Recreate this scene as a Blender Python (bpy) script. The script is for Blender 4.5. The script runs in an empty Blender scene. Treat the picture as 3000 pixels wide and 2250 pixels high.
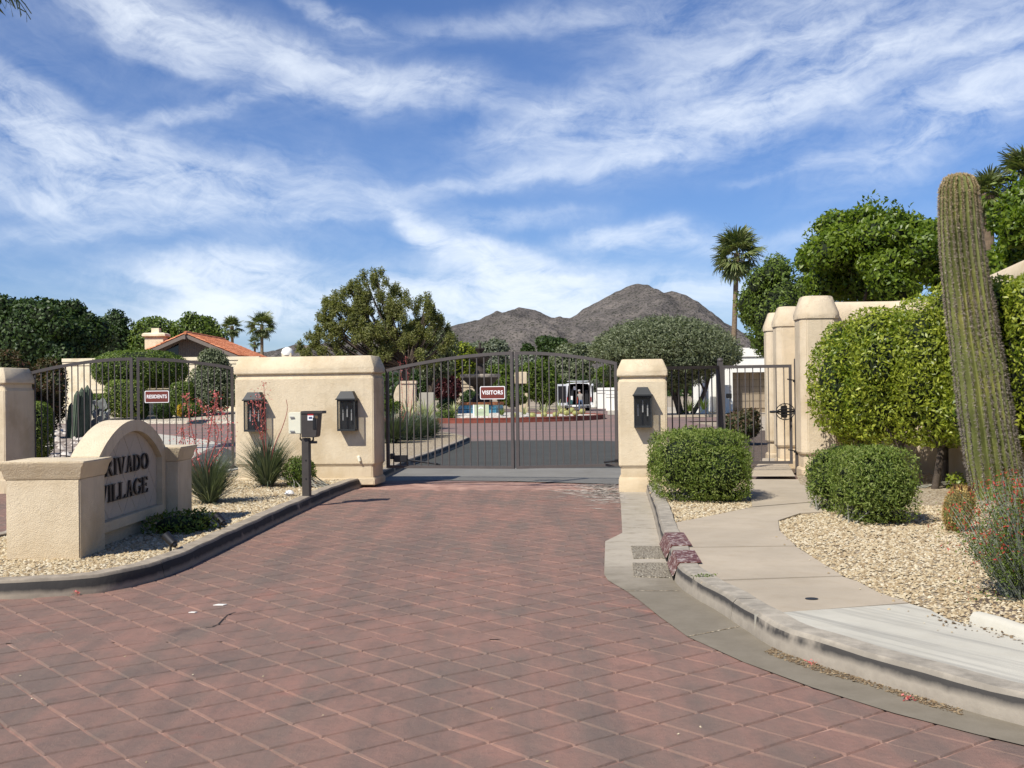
import bpy, bmesh, math, random
import numpy as np
from mathutils import Vector, Matrix
R = math.radians
random.seed(5)
C = bpy.context.scene.collection
scene = bpy.context.scene

# ------------------------------------------------------------------ camera, world, sun, exposure
FOC, HC = 3400.0, 1.6                 # focal length in photo pixels (3000 wide), eye height
PITCH, ROLL = 25 / 3400.0, R(0.7)
cp, sp, cr, sr = math.cos(PITCH), math.sin(PITCH), math.cos(ROLL), math.sin(ROLL)
FW = Vector((0, cp, sp)); UP0 = Vector((0, -sp, cp)); X0 = Vector((1, 0, 0))
RT = X0 * cr - UP0 * sr; UPV = X0 * sr + UP0 * cr
cam = bpy.data.cameras.new("camera"); cam.sensor_width = 36; cam.lens = 36 * FOC / 3000
cam.clip_start = 0.1; cam.clip_end = 20000
camo = bpy.data.objects.new("camera", cam); C.objects.link(camo)
mw = Matrix((RT, UPV, -FW)).transposed().to_4x4(); mw.translation = (0, 0, HC)
camo.matrix_world = mw
scene.camera = camo

SUN = Vector((0.60, 0.70, -1.0)).normalized()      # direction the light travels
EL = math.asin(-SUN.z); AZ = math.atan2(-SUN.x, -SUN.y)   # azimuth of the sun from +Y, clockwise
world = bpy.data.worlds.new("World"); scene.world = world; world.use_nodes = True
sl = bpy.data.lights.new("sun", 'SUN'); sl.energy = 4.4; sl.angle = R(0.53); sl.color = (1.0, 0.955, 0.88)
so = bpy.data.objects.new("sun", sl); C.objects.link(so); so.rotation_euler = SUN.to_track_quat('-Z', 'Y').to_euler()
scene.view_settings.view_transform = 'Standard'; scene.view_settings.look = 'None'
scene.view_settings.gamma = 1; scene.view_settings.use_curve_mapping = False
scene.view_settings.exposure = 0.48

def build_world():
    nt = world.node_tree; N = nt.nodes; L = nt.links; N.clear()
    out = N.new('ShaderNodeOutputWorld'); bg = N.new('ShaderNodeBackground'); L.new(bg.outputs[0], out.inputs[0])
    sky = N.new('ShaderNodeTexSky'); sky.sky_type = 'NISHITA'; sky.sun_disc = False
    sky.sun_elevation = EL; sky.sun_rotation = AZ; sky.altitude = 350; sky.air_density = 1.0; sky.dust_density = 0.5; sky.ozone_density = 3.0
    bg.inputs[1].default_value = 0.085
    tc = N.new('ShaderNodeTexCoord'); sep = N.new('ShaderNodeSeparateXYZ'); L.new(tc.outputs['Generated'], sep.inputs[0])
    def M(op, a, b=None, c=None, clamp=False):
        n = N.new('ShaderNodeMath'); n.operation = op; n.use_clamp = clamp
        for i, v in enumerate((a, b, c)):
            if v is None: continue
            if isinstance(v, (int, float)): n.inputs[i].default_value = v
            else: L.new(v, n.inputs[i])
        return n.outputs[0]
    x, y, z = sep.outputs
    zc = M('MAXIMUM', z, 0.0)
    az = M('ARCTAN2', x, y); el = M('ARCSINE', z)
    # perspective-flattened cloud sheet coordinate
    zd = M('ADD', zc, 0.10)
    cx = M('DIVIDE', x, zd); cy = M('DIVIDE', y, zd)
    comb = N.new('ShaderNodeCombineXYZ'); L.new(cx, comb.inputs[0]); L.new(cy, comb.inputs[1])
    def noise(vec, scale, rot, sc, detail, rough, dist=0.0, loc=(0, 0, 0)):
        mp = N.new('ShaderNodeMapping'); mp.inputs['Scale'].default_value = sc; mp.inputs['Rotation'].default_value = (0, 0, rot); mp.inputs['Location'].default_value = loc
        mr = N.new('ShaderNodeMapping'); mr.inputs['Rotation'].default_value = (0, 0, rot)
        mp.inputs['Rotation'].default_value = (0, 0, 0)
        L.new(vec, mr.inputs[0]); L.new(mr.outputs[0], mp.inputs[0])
        n = N.new('ShaderNodeTexNoise'); n.inputs['Scale'].default_value = scale; n.inputs['Detail'].default_value = detail
        n.inputs['Roughness'].default_value = rough; n.inputs['Distortion'].default_value = dist
        L.new(mp.outputs[0], n.inputs['Vector']); return n.outputs['Fac']
    uv = N.new('ShaderNodeCombineXYZ'); L.new(az, uv.inputs[0]); L.new(el, uv.inputs[1])
    # warp the angular coordinate so placed cloud banks get torn edges
    wn = N.new('ShaderNodeTexNoise'); wn.inputs['Scale'].default_value = 9; wn.inputs['Detail'].default_value = 5; wn.inputs['Roughness'].default_value = 0.6
    L.new(uv.outputs[0], wn.inputs['Vector'])
    wsub = N.new('ShaderNodeVectorMath'); wsub.operation = 'SUBTRACT'; L.new(wn.outputs['Color'], wsub.inputs[0]); wsub.inputs[1].default_value = (.5, .5, .5)
    wsc = N.new('ShaderNodeVectorMath'); wsc.operation = 'MULTIPLY'; L.new(wsub.outputs[0], wsc.inputs[0]); wsc.inputs[1].default_value = (.11, .05, 0)
    wadd = N.new('ShaderNodeVectorMath'); wadd.operation = 'ADD'; L.new(uv.outputs[0], wadd.inputs[0]); L.new(wsc.outputs[0], wadd.inputs[1])
    banks = [(330, 60, 300, 70, -24, .8), (760, 165, 420, 75, -15, 1.0), (1240, 250, 230, 60, -8, .75), (620, 335, 260, 24, 17, .55),
             (60, 370, 240, 80, -22, .9), (380, 520, 420, 90, -12, 1.0), (200, 610, 330, 60, -5, .85), (800, 540, 420, 80, -8, .45), (300, 700, 330, 26, 4, .4),
             (1950, 380, 480, 110, 6, .85), (1650, 310, 230, 60, 25, .5), (2500, 130, 620, 150, -6, .75), (2800, 400, 330, 95, 22, 1.0), (2350, 300, 420, 60, 12, .6),
             (1600, 505, 420, 26, 8, .5), (2150, 200, 300, 50, 10, .4), (1500, 60, 500, 45, 5, .35), (1000, 55, 120, 28, -25, .5),
             (1260, 700, 170, 34, -27, .9), (1480, 790, 280, 58, -22, 1.3), (1650, 880, 420, 95, -4, 1.3), (1300, 900, 320, 75, 0, 1.1),
             (640, 800, 220, 50, 3, 1.1), (800, 880, 300, 75, -6, 1.3), (620, 910, 260, 45, 0, 1.0), (350, 960, 300, 40, 0, .5), (2250, 860, 300, 60, 0, .5), (1850, 700, 170, 42, 2, .95), (2050, 735, 220, 34, -3, .6), (2350, 700, 180, 26, 4, .35),
             (1520, 640, 210, 34, 5, .5), (950, 655, 150, 18, 2, .35), (2330, 520, 150, 18, 8, .35)]
    tot = None
    for (px, py, a, b, ang, w) in banks:
        U = math.atan((px - 1500) / FOC); V = math.atan((1150 + (1500 - px) * .0122 - py) / FOC)
        s = N.new('ShaderNodeVectorMath'); s.operation = 'SUBTRACT'; L.new(wadd.outputs[0], s.inputs[0]); s.inputs[1].default_value = (U, V, 0)
        mr = N.new('ShaderNodeMapping'); mr.inputs['Rotation'].default_value = (0, 0, -R(ang)); L.new(s.outputs[0], mr.inputs[0])
        m2 = N.new('ShaderNodeVectorMath'); m2.operation = 'MULTIPLY'; L.new(mr.outputs[0], m2.inputs[0]); m2.inputs[1].default_value = (FOC / a, FOC / b, 0)
        d = N.new('ShaderNodeVectorMath'); d.operation = 'DOT_PRODUCT'; L.new(m2.outputs[0], d.inputs[0]); L.new(m2.outputs[0], d.inputs[1])
        e = M('EXPONENT', M('MULTIPLY', M('POWER', d.outputs['Value'], 1.2), -1.0))
        e = M('MULTIPLY', e, w)
        tot = e if tot is None else M('ADD', tot, e)
    # beyond the part of the sky in view the same thin cirrus goes on, as a loose veil
    veil = noise(comb.outputs[0], 0.55, R(20), (1, .45, 1), 5, .6, .6)
    veil = M('MULTIPLY', M('MAXIMUM', M('SUBTRACT', veil, .48), 0.0), 1.1)
    tot = M('ADD', tot, veil)
    # filaments bow gently across the sky, as combed cirrus does
    ws = N.new('ShaderNodeSeparateXYZ'); L.new(wadd.outputs[0], ws.inputs[0])
    bow = M('SUBTRACT', ws.outputs[1], M('MULTIPLY', M('MULTIPLY', ws.outputs[0], ws.outputs[0]), .42))
    bv = N.new('ShaderNodeCombineXYZ'); L.new(ws.outputs[0], bv.inputs[0]); L.new(bow, bv.inputs[1])
    n1 = noise(bv.outputs[0], 3.2, 0, (1.0, 3.2, 1), 5, .55, .5)
    n2 = noise(bv.outputs[0], 8, R(4), (1.0, 5.0, 1), 8, .58, .5)
    n3 = noise(uv.outputs[0], 18, R(-6), (1.0, 1.9, 1), 10, .68, .8)
    nn = M('ADD', M('ADD', M('MULTIPLY', n1, .34), M('MULTIPLY', n2, .36)), M('MULTIPLY', n3, .30))
    tex = M('MULTIPLY', M('SUBTRACT', nn, .39), 3.8, clamp=True)
    mask = M('MULTIPLY', tot, M('ADD', M('MULTIPLY', M('POWER', tex, 1.2), 1.5), .06))
    mask = M('SUBTRACT', 1.0, M('EXPONENT', M('MULTIPLY', mask, -1.15)), clamp=True)
    mask = M('MULTIPLY', mask, .93)
    mix = N.new('ShaderNodeMix'); mix.data_type = 'RGBA'; L.new(mask, mix.inputs['Factor'])
    tint = N.new('ShaderNodeMix'); tint.data_type = 'RGBA'; tint.blend_type = 'MULTIPLY'; tint.inputs['Factor'].default_value = 1
    L.new(sky.outputs[0], tint.inputs['A']); tint.inputs['B'].default_value = (.56, .70, .98, 1)
    L.new(tint.outputs['Result'], mix.inputs['A']); mix.inputs['B'].default_value = (8.6, 9.2, 9.9, 1)
    L.new(mix.outputs['Result'], bg.inputs[0])
build_world()

# ------------------------------------------------------------------ pixel helpers (photo pixel -> point of the place)
def ray(px, py):
    u, v = (px - 1500) / FOC, (1125 - py) / FOC
    return FW + RT * u + UPV * v
def G(px, py, z=0.0):
    r = ray(px, py); t = (z - HC) / r.z
    return Vector((r.x * t, r.y * t, z))
def P(px, py, D):
    r = ray(px, py); t = D / r.y
    return Vector((r.x * t, D, HC + r.z * t))
def W(npx, D): return npx * D / FOC

# ------------------------------------------------------------------ tags
def tag(o, label=None, cat=None, group=None, kind=None):
    if label: o['label'] = label
    if cat: o['category'] = cat
    if group: o['group'] = group
    if kind: o['kind'] = kind
    return o
def link(o, parent=None):
    C.objects.link(o)
    if parent is not None:
        o.parent = parent
        o.matrix_parent_inverse = Matrix.Translation(-Vector(parent.location))
    return o
def empty(name, loc, label, cat, group=None):
    o = bpy.data.objects.new(name, None); o.empty_display_size = .1; C.objects.link(o); o.location = loc
    return tag(o, label, cat, group)
def mesh(name, verts, faces, mats, parent=None, smooth=False, mi=None):
    me = bpy.data.meshes.new(name)
    v = np.asarray(verts, dtype=np.float32)
    if isinstance(faces, np.ndarray):
        nf, k = faces.shape
        me.vertices.add(len(v)); me.vertices.foreach_set('co', v.ravel())
        me.loops.add(nf * k); me.loops.foreach_set('vertex_index', faces.astype(np.int32).ravel())
        me.polygons.add(nf); me.polygons.foreach_set('loop_start', np.arange(nf, dtype=np.int32) * k)
        me.update(calc_edges=True)
    else:
        me.from_pydata([tuple(map(float, a)) for a in v], [], faces)
    if not isinstance(mats, (list, tuple)): mats = [mats]
    for m in mats: me.materials.append(m)
    if mi is not None: me.polygons.foreach_set('material_index', np.asarray(mi, dtype=np.int32))
    if smooth: me.polygons.foreach_set('use_smooth', np.ones(len(me.polygons), dtype=bool))
    me.update()
    return link(bpy.data.objects.new(name, me), parent)

class MB:
    """collects simple solids, builds them as one mesh"""
    def __init__(s): s.v = []; s.f = []
    def add(s, vs, fs):
        b = len(s.v); s.v += [tuple(p) for p in vs]; s.f += [tuple(b + i for i in f) for f in fs]; return s
    def box(s, c, size, rz=0.0, M=None):
        hx, hy, hz = (k / 2 for k in size); cs, sn = math.cos(rz), math.sin(rz); vs = []
        for dz in (-hz, hz):
            for dx, dy in ((-hx, -hy), (hx, -hy), (hx, hy), (-hx, hy)):
                vs.append(Vector((c[0] + dx * cs - dy * sn, c[1] + dx * sn + dy * cs, c[2] + dz)))
        if M is not None: vs = [M @ v for v in vs]
        return s.add(vs, [(3, 2, 1, 0), (4, 5, 6, 7), (0, 1, 5, 4), (1, 2, 6, 5), (2, 3, 7, 6), (3, 0, 4, 7)])
    def prism(s, poly, z0, z1):
        n = len(poly)
        a = sum(poly[i][0] * poly[(i + 1) % n][1] - poly[(i + 1) % n][0] * poly[i][1] for i in range(n))
        if a < 0: poly = poly[::-1]
        vs = [(p[0], p[1], z0) for p in poly] + [(p[0], p[1], z1) for p in poly]
        return s.add(vs, [tuple(range(n - 1, -1, -1)), tuple(range(n, 2 * n))] + [(i, (i + 1) % n, n + (i + 1) % n, n + i) for i in range(n)])
    def loft(s, rings, cap=True):
        n = len(rings[0]); vs = [p for r in rings for p in r]; fs = []
        for k in range(len(rings) - 1):
            for i in range(n):
                fs.append((k * n + i, k * n + (i + 1) % n, (k + 1) * n + (i + 1) % n, (k + 1) * n + i))
        if cap: fs += [tuple(range(n - 1, -1, -1)), tuple(range((len(rings) - 1) * n, len(rings) * n))]
        return s.add(vs, fs)
    def tube(s, pts, rad, n=6, cap=True):
        pts = [Vector(p) for p in pts]; rings = []
        for i, p in enumerate(pts):
            t = (pts[min(i + 1, len(pts) - 1)] - pts[max(i - 1, 0)]).normalized()
            a = t.cross(Vector((0, 0, 1)));
            if a.length < 1e-3: a = Vector((1, 0, 0))
            a.normalize(); b = t.cross(a)
            r = rad[i] if isinstance(rad, (list, tuple)) else rad
            rings.append([p + a * r * math.cos(2 * math.pi * k / n) - b * r * math.sin(2 * math.pi * k / n) for k in range(n)])
        return s.loft(rings, cap)
    def lathe(s, prof, c=(0, 0, 0), n=16, cap=True):
        rings = [[(c[0] + r * math.cos(2 * math.pi * k / n), c[1] + r * math.sin(2 * math.pi * k / n), c[2] + z) for k in range(n)] for r, z in prof]
        return s.loft(rings, cap)
    def build(s, name, mat, parent=None, smooth=False, bevel=0, seg=2):
        o = mesh(name, s.v, s.f, mat, parent, smooth)
        if bevel:
            bm = bmesh.new(); bm.from_mesh(o.data)
            bmesh.ops.bevel(bm, geom=bm.edges[:], offset=bevel, segments=seg, affect='EDGES', clamp_overlap=True)
            bm.to_mesh(o.data); bm.free()
            o.data.polygons.foreach_set('use_smooth', [True] * len(o.data.polygons))
            try: o.data.set_sharp_from_angle(angle=R(40))
            except Exception: pass
        elif smooth:
            try: o.data.set_sharp_from_angle(angle=R(45))
            except Exception: pass
        return o

# ------------------------------------------------------------------ materials
class Mat:
    def __init__(s, name, rough=.8, spec=.3):
        s.m = bpy.data.materials.new(name); s.m.use_nodes = True; s.nt = s.m.node_tree; s.N = s.nt.nodes; s.L = s.nt.links
        s.b = s.N['Principled BSDF']; s.b.inputs['Roughness'].default_value = rough; s.b.inputs['Specular IOR Level'].default_value = spec
        s.pos = s.N.new('ShaderNodeNewGeometry').outputs['Position']
    def plug(s, v, inp):
        if isinstance(v, (int, float)): inp.default_value = v
        elif isinstance(v, tuple): inp.default_value = v if len(v) == 4 or inp.type == 'VECTOR' else (*v, 1)
        else: s.L.new(v, inp)
    def math(s, op, a, b=0.0, clamp=False):
        n = s.N.new('ShaderNodeMath'); n.operation = op; n.use_clamp = clamp; s.plug(a, n.inputs[0]); s.plug(b, n.inputs[1]); return n.outputs[0]
    def noise(s, scale, detail=4, rough=.55, vec=None, sc=None, rz=0, out='Fac', dist=0):
        n = s.N.new('ShaderNodeTexNoise'); n.inputs['Scale'].default_value = scale; n.inputs['Detail'].default_value = detail; n.inputs['Roughness'].default_value = rough
        n.inputs['Distortion'].default_value = dist
        v = vec if vec is not None else s.pos
        if rz:
            m = s.N.new('ShaderNodeMapping'); m.inputs['Rotation'].default_value = (0, 0, rz); s.L.new(v, m.inputs[0]); v = m.outputs[0]
        if sc:
            m = s.N.new('ShaderNodeMapping'); m.inputs['Scale'].default_value = sc; s.L.new(v, m.inputs[0]); v = m.outputs[0]
        s.L.new(v, n.inputs['Vector']); return n.outputs[out]
    def voro(s, scale, feat='F1', out='Distance', vec=None, rnd=1):
        n = s.N.new('ShaderNodeTexVoronoi'); n.inputs['Scale'].default_value = scale; n.feature = feat; n.inputs['Randomness'].default_value = rnd
        s.L.new(vec if vec is not None else s.pos, n.inputs['Vector']); return n.outputs[out]
    def ramp(s, fac, stops, interp='LINEAR'):
        n = s.N.new('ShaderNodeValToRGB'); n.color_ramp.interpolation = interp; e = n.color_ramp.elements
        while len(e) < len(stops): e.new(.5)
        for i, (p, c) in enumerate(stops):
            e[i].position = p; e[i].color = (*c, 1) if not isinstance(c, (int, float)) else (c, c, c, 1)
        s.L.new(fac, n.inputs[0]); return n.outputs[0]
    def mix(s, f, a, b, mode='MIX'):
        n = s.N.new('ShaderNodeMix'); n.data_type = 'RGBA'; n.blend_type = mode; s.plug(f, n.inputs['Factor'])
        s.plug(a, n.inputs['A']); s.plug(b, n.inputs['B']); return n.outputs['Result']
    def bump(s, h, dist=.01, strength=1.0, prev=None):
        n = s.N.new('ShaderNodeBump'); n.inputs['Distance'].default_value = dist; n.inputs['Strength'].default_value = strength; s.L.new(h, n.inputs['Height'])
        if prev is not None: s.L.new(prev, n.inputs['Normal'])
        s.L.new(n.outputs[0], s.b.inputs['Normal']); return n.outputs[0]
    def col(s, c): s.plug(c, s.b.inputs['Base Color']); return s
    def island(s): return s.N.new('ShaderNodeNewGeometry').outputs['Random Per Island']

def plain(name, c, rough=.7, spec=.3, metal=0, var=.12, scale=6, bump=0):
    m = Mat(name, rough, spec); n = m.noise(scale, 5, .6)
    lo = tuple(k * (1 - var) for k in c); hi = tuple(min(1, k * (1 + var)) for k in c)
    m.col(m.ramp(n, [(.3, lo), (.7, hi)])); m.b.inputs['Metallic'].default_value = metal
    if bump: m.bump(m.noise(scale * 12, 4), bump)
    return m.m

def stucco(name, base, stain=.5):
    m = Mat(name, .92, .12)
    big = m.noise(1.3, 6, .62); mid = m.noise(7, 6, .6); vert = m.noise(4, 5, .6, sc=(3.0, 3.0, .35))
    d = tuple(k * f for k, f in zip(base, (.80, .76, .70))); l = tuple(min(1, k * f) for k, f in zip(base, (1.06, 1.06, 1.08)))
    c = m.ramp(big, [(.32, d), (.5, base), (.72, l)])
    c = m.mix(m.math('MULTIPLY', m.ramp(mid, [(.45, 0.0), (.75, 1.0)]), .28), c, d)
    c = m.mix(m.math('MULTIPLY', m.ramp(vert, [(.5, 0.0), (.78, 1.0)]), .35 * stain), c, tuple(k * .72 for k in base))
    # splash-back dirt near the ground
    sep = m.N.new('ShaderNodeSeparateXYZ'); m.L.new(m.pos, sep.inputs[0])
    hz = m.math('SUBTRACT', 1.0, m.math('DIVIDE', m.math('SUBTRACT', sep.outputs[2], .12), m.math('ADD', .22, m.math('MULTIPLY', mid, .5))), clamp=True)
    c = m.mix(m.math('MULTIPLY', hz, .4 * stain), c, tuple(k * f for k, f in zip(base, (.72, .62, .50))))
    cv_ = m.N.new('ShaderNodeTexVoronoi'); cv_.feature = 'DISTANCE_TO_EDGE'; cv_.inputs['Scale'].default_value = 1.1; wv = m.N.new('ShaderNodeVectorMath'); wv.operation = 'ADD'; m.L.new(m.pos, wv.inputs[0])
    sc3 = m.N.new('ShaderNodeVectorMath'); sc3.operation = 'SCALE'; m.L.new(m.noise(3, 5, .7, out='Color'), sc3.inputs[0]); sc3.inputs['Scale'].default_value = .5; m.L.new(sc3.outputs[0], wv.inputs[1]); m.L.new(wv.outputs[0], cv_.inputs['Vector'])
    crk = m.math('MULTIPLY', m.ramp(cv_.outputs['Distance'], [(.0, 1.0), (.006, 0.0)]), m.ramp(m.noise(.8, 3), [(.5, 0.0), (.6, .55)]))
    c = m.mix(crk, c, tuple(k * .5 for k in base))
    drip = m.ramp(m.noise(9, 5, .65, sc=(1, 1, .06)), [(.55, 0.0), (.75, 1.0)]); c = m.mix(m.math('MULTIPLY', drip, .22 * stain), c, tuple(k * .62 for k in base))
    m.col(c)
    b = m.bump(m.noise(2.2, 3, .5), .03, .5)
    b = m.bump(m.noise(30, 6, .75), .010, .8, b); m.bump(m.voro(110), .004, .8, b)
    return m.m
STUC = stucco('stucco_cream', (.65, .545, .378), .9)
STUC2 = stucco('stucco_sand', (.61, .505, .355), 1.0)
CREAM = stucco('stucco_pale', (.80, .70, .50), .3)
WHITE = plain('white_paint', (.84, .82, .74), .8, var=.04)

def leafmat(name, cols, rough=.5, trans=.35, spec=.35, patch=.35, pscale=1.2):
    m = Mat(name, rough, spec); f = m.island()
    n = len(cols); c = m.ramp(f, [(i / (n - 1) if n > 1 else 0, k) for i, k in enumerate(cols)])
    big = m.noise(pscale, 4, .6)
    c = m.mix(m.math('MULTIPLY', m.ramp(big, [(.4, 0.0), (.65, 1.0)]), patch), c, cols[-1])
    m.col(c)
    tr = m.N.new('ShaderNodeBsdfTranslucent'); tc = m.mix(1.0, c, (1.3, 1.45, .6), 'MULTIPLY'); m.L.new(tc, tr.inputs[0])
    ms = m.N.new('ShaderNodeMixShader'); ms.inputs[0].default_value = trans
    m.L.new(m.b.outputs[0], ms.inputs[1]); m.L.new(tr.outputs[0], ms.inputs[2]); m.L.new(ms.outputs[0], m.N['Material Output'].inputs[0])
    return m.m
L_DARK = leafmat('leaf_ficus', [(.016, .034, .009), (.032, .062, .014), (.065, .105, .022)], .5, .2)
L_HEDGE = leafmat('leaf_hedge', [(.058, .10, .01), (.12, .18, .014), (.24, .29, .028), (.43, .45, .06)], .42, .38, .4, .42, .9)
L_CITRUS = leafmat('leaf_citrus', [(.05, .095, .008), (.11, .175, .015), (.22, .28, .03)], .42, .38, .4, .4, .8)
L_BUSH = leafmat('leaf_small_bush', [(.052, .092, .012), (.11, .165, .022), (.19, .25, .04), (.27, .30, .10)], .6, .35, .3, .2)
L_OLIVE = leafmat('leaf_olive', [(.075, .095, .045), (.13, .155, .075), (.23, .25, .15)], .55, .25)
L_PALO = leafmat('leaf_palo', [(.09, .11, .035), (.165, .18, .055), (.28, .27, .10)], .6, .4, .3, .3, .35)
L_GREY = leafmat('leaf_grey', [(.08, .10, .06), (.14, .165, .10), (.22, .24, .17)], .6, .25)
L_GREEN = leafmat('leaf_green', [(.045, .08, .01), (.09, .14, .018), (.16, .21, .035)], .5, .3)
L_RED = leafmat('leaf_purple', [(.03, .008, .01), (.07, .015, .018), (.11, .03, .03)], .5, .25)
L_RUST = leafmat('leaf_rust', [(.03, .05, .012), (.055, .07, .02), (.12, .05, .03)], .6, .25)
L_YUCCA = leafmat('leaf_yucca', [(.05, .075, .045), (.085, .11, .07), (.17, .19, .12)], .5, .2)
L_AGAVE = leafmat('leaf_variegated', [(.16, .22, .08), (.38, .42, .20), (.60, .58, .34)], .5, .2)
L_PALM = leafmat('leaf_palm', [(.05, .08, .02), (.10, .135, .035), (.20, .21, .08)], .45, .2, .45)
L_FLOWER = leafmat('petal_coral', [(.50, .08, .10), (.66, .16, .17), (.78, .30, .27)], .6, .35)
L_YELLOW = leafmat('petal_yellow', [(.45, .30, .02), (.6, .42, .04)], .6, .3)
BARK = plain('bark', (.085, .065, .048), .9, var=.4, scale=9, bump=.02)
PBARK = plain('palm_bark', (.20, .145, .09), .9, var=.35, scale=7, bump=.03)
CORE = plain('light_block_core', (.012, .018, .006), .95, var=.3)  # near-black filler added inside crowns to block light, not actual twigs
TWIG = plain('twig_grey', (.20, .19, .15), .9, var=.3, scale=20)
IRON = plain('gate_paint', (.072, .062, .057), .55, .4, var=.1)
BLACK = plain('black_metal', (.012, .012, .013), .45, .4, var=.2)
RUBBER = plain('rubber', (.012, .012, .012), .8)
BROWNBOX = plain('brown_box_paint', (.05, .043, .038), .5, .4)
BEIGEBOX = plain('beige_box', (.66, .64, .50), .5, .4, var=.05)
SIGNBROWN = plain('sign_brown', (.155, .032, .022), .45, .4, var=.05)
SIGNWHITE = plain('sign_white', (.85, .85, .83), .5, .3, var=.03)
BRONZE = plain('dark_bronze', (.022, .016, .016), .5, .4)

def road_mat(name, joint=False):
    m = Mat(name, .78, .25)
    # cell id in the paver lattice
    mp = m.N.new('ShaderNodeMapping'); mp.vector_type = 'TEXTURE'
    mp.inputs['Location'].default_value = (PO.x, PO.y, 0); mp.inputs['Rotation'].default_value = (0, 0, PANG); mp.inputs['Scale'].default_value = (PA, PB, 1)
    m.L.new(m.pos, mp.inputs[0])
    fl = m.N.new('ShaderNodeVectorMath'); fl.operation = 'FLOOR'; m.L.new(mp.outputs[0], fl.inputs[0])
    wn = m.N.new('ShaderNodeTexWhiteNoise'); wn.noise_dimensions = '2D'; m.L.new(fl.outputs[0], wn.inputs['Vector'])
    big = m.noise(.55, 6, .62); mid = m.noise(3.0, 7, .65); fine = m.noise(90, 4, .7); strk = m.noise(1.6, 6, .6, sc=(2.4, .35, 1))
    if joint:
        c = m.ramp(mid, [(.3, (.21, .11, .08)), (.55, (.43, .26, .195)), (.75, (.50, .34, .26))])
        c = m.mix(m.math('MULTIPLY', m.ramp(big, [(.42, 0.0), (.6, 1.0)]), .5), c, (.15, .09, .08))
    else:
        c = m.ramp(mid, [(.28, (.175, .108, .084)), (.48, (.25, .145, .110)), (.66, (.285, .156, .118)), (.8, (.35, .225, .17))])
        c = m.mix(m.math('MULTIPLY', wn.outputs['Value'], .30), c, (.20, .14, .108))
        grey = m.ramp(m.math('ADD', m.math('MULTIPLY', strk, .6), m.math('MULTIPLY', big, .4)), [(.44, 0.0), (.60, 1.0)])
        c = m.mix(m.math('MULTIPLY', grey, .75), c, (.155, .122, .098))
        dk = m.ramp(m.noise(1.7, 8, .75, sc=(1, .5, 1), rz=.5), [(.54, 0.0), (.72, 1.0)])
        c = m.mix(m.math('MULTIPLY', dk, .5), c, (.085, .072, .064))
        st = m.ramp(m.noise(34, 5, .75, sc=(.35, 1, 1), rz=-.35), [(.52, 0.0), (.72, 1.0)]); c = m.mix(m.math('MULTIPLY', st, .30), c, (.10, .075, .066))
        trk = m.noise(.9, 5, .6, sc=(2.6, .16, 1)); c = m.mix(m.math('MULTIPLY', m.ramp(trk, [(.5, 0.0), (.62, 1.0)]), .38), c, (.125, .095, .08))
        oil = m.ramp(m.noise(1.35, 4, .6, sc=(1.4, .8, 1)), [(.66, 0.0), (.73, 1.0)]); c = m.mix(m.math('MULTIPLY', oil, .5), c, (.07, .058, .052))
        c = m.mix(m.math('MULTIPLY', m.ramp(fine, [(.55, 0.0), (.8, 1.0)]), .22), c, (.36, .25, .21))
        c = m.mix(m.math('MULTIPLY', m.ramp(m.noise(1.1, 5, .7, sc=(1, 1, 1), rz=1.2), [(.62, 0.0), (.7, 1.0)]), .4), c, (.30, .125, .09))
    m.col(c)
    b = m.bump(m.noise(11, 6, .65), .012, .9)
    m.bump(m.noise(140, 4, .75), .004, .9, b)
    return m.m
PANG = R(38.4); PA, PB = .272, .290          # lattice: along PANG the tile is PA long, across it PB
PO = G(1160 / 3.072, 1700 + 875 / 3.072)
PAVE = road_mat('stamped_red_concrete'); JOINT = road_mat('stamped_joint', True)

def conc(name, base, dark=.6, tyre=0.0, dirt=.3, silt=None):
    m = Mat(name, .85, .25)
    big = m.noise(.9, 6, .65); mid = m.noise(5, 6, .65); fine = m.noise(130, 3, .7)
    c = m.ramp(big, [(.3, tuple(k * .82 for k in base)), (.7, tuple(min(1, k * 1.08) for k in base))])
    c = m.mix(m.math('MULTIPLY', m.ramp(mid, [(.5, 0.0), (.75, 1.0)]), dirt), c, tuple(k * f for k, f in zip(base, (dark, dark * .92, dark * .8))))
    c = m.mix(m.math('MULTIPLY', m.ramp(fine, [(.6, 0.0), (.75, 1.0)]), .25), c, tuple(k * .6 for k in base))
    if tyre:
        t = m.ramp(m.noise(2.0, 5, .6, sc=(.22, 5.0, 1), rz=R(62)), [(.5, 0.0), (.68, 1.0)])
        c = m.mix(m.math('MULTIPLY', t, tyre), c, (.12, .115, .11))
    if silt:
        sp_ = m.N.new('ShaderNodeSeparateXYZ'); m.L.new(m.pos, sp_.inputs[0])
        f = m.math('MULTIPLY', m.math('SUBTRACT', m.math('ADD', silt[0], m.math('MULTIPLY', m.noise(1.3, 6, .7), 3.0)), sp_.outputs[1]), .6, clamp=True)
        c = m.mix(m.math('MULTIPLY', f, m.math('ADD', .55, m.math('MULTIPLY', m.noise(3.5, 6, .7), .6), clamp=True)), c, silt[1])
    m.col(c); b = m.bump(m.noise(9, 4), .006, .5); m.bump(m.noise(150, 3), .002, .6, b)
    return m.m
SIDEW = conc('sidewalk_concrete', (.43, .36, .265), .7, dirt=.35)
SIDEW2 = conc('new_concrete', (.50, .47, .385), .75, .38, .2)
GUTTER = conc('gutter_concrete', (.40, .35, .27), .45, dirt=.6, silt=(9.6, (.165, .14, .10)))
EFFL = conc('lime_stain', (.50, .44, .37), .6, dirt=.6)
THRESH = conc('threshold_concrete', (.20, .19, .165), .6, dirt=.4)
ASPH = conc('asphalt', (.062, .062, .052), .8, dirt=.3)
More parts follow.
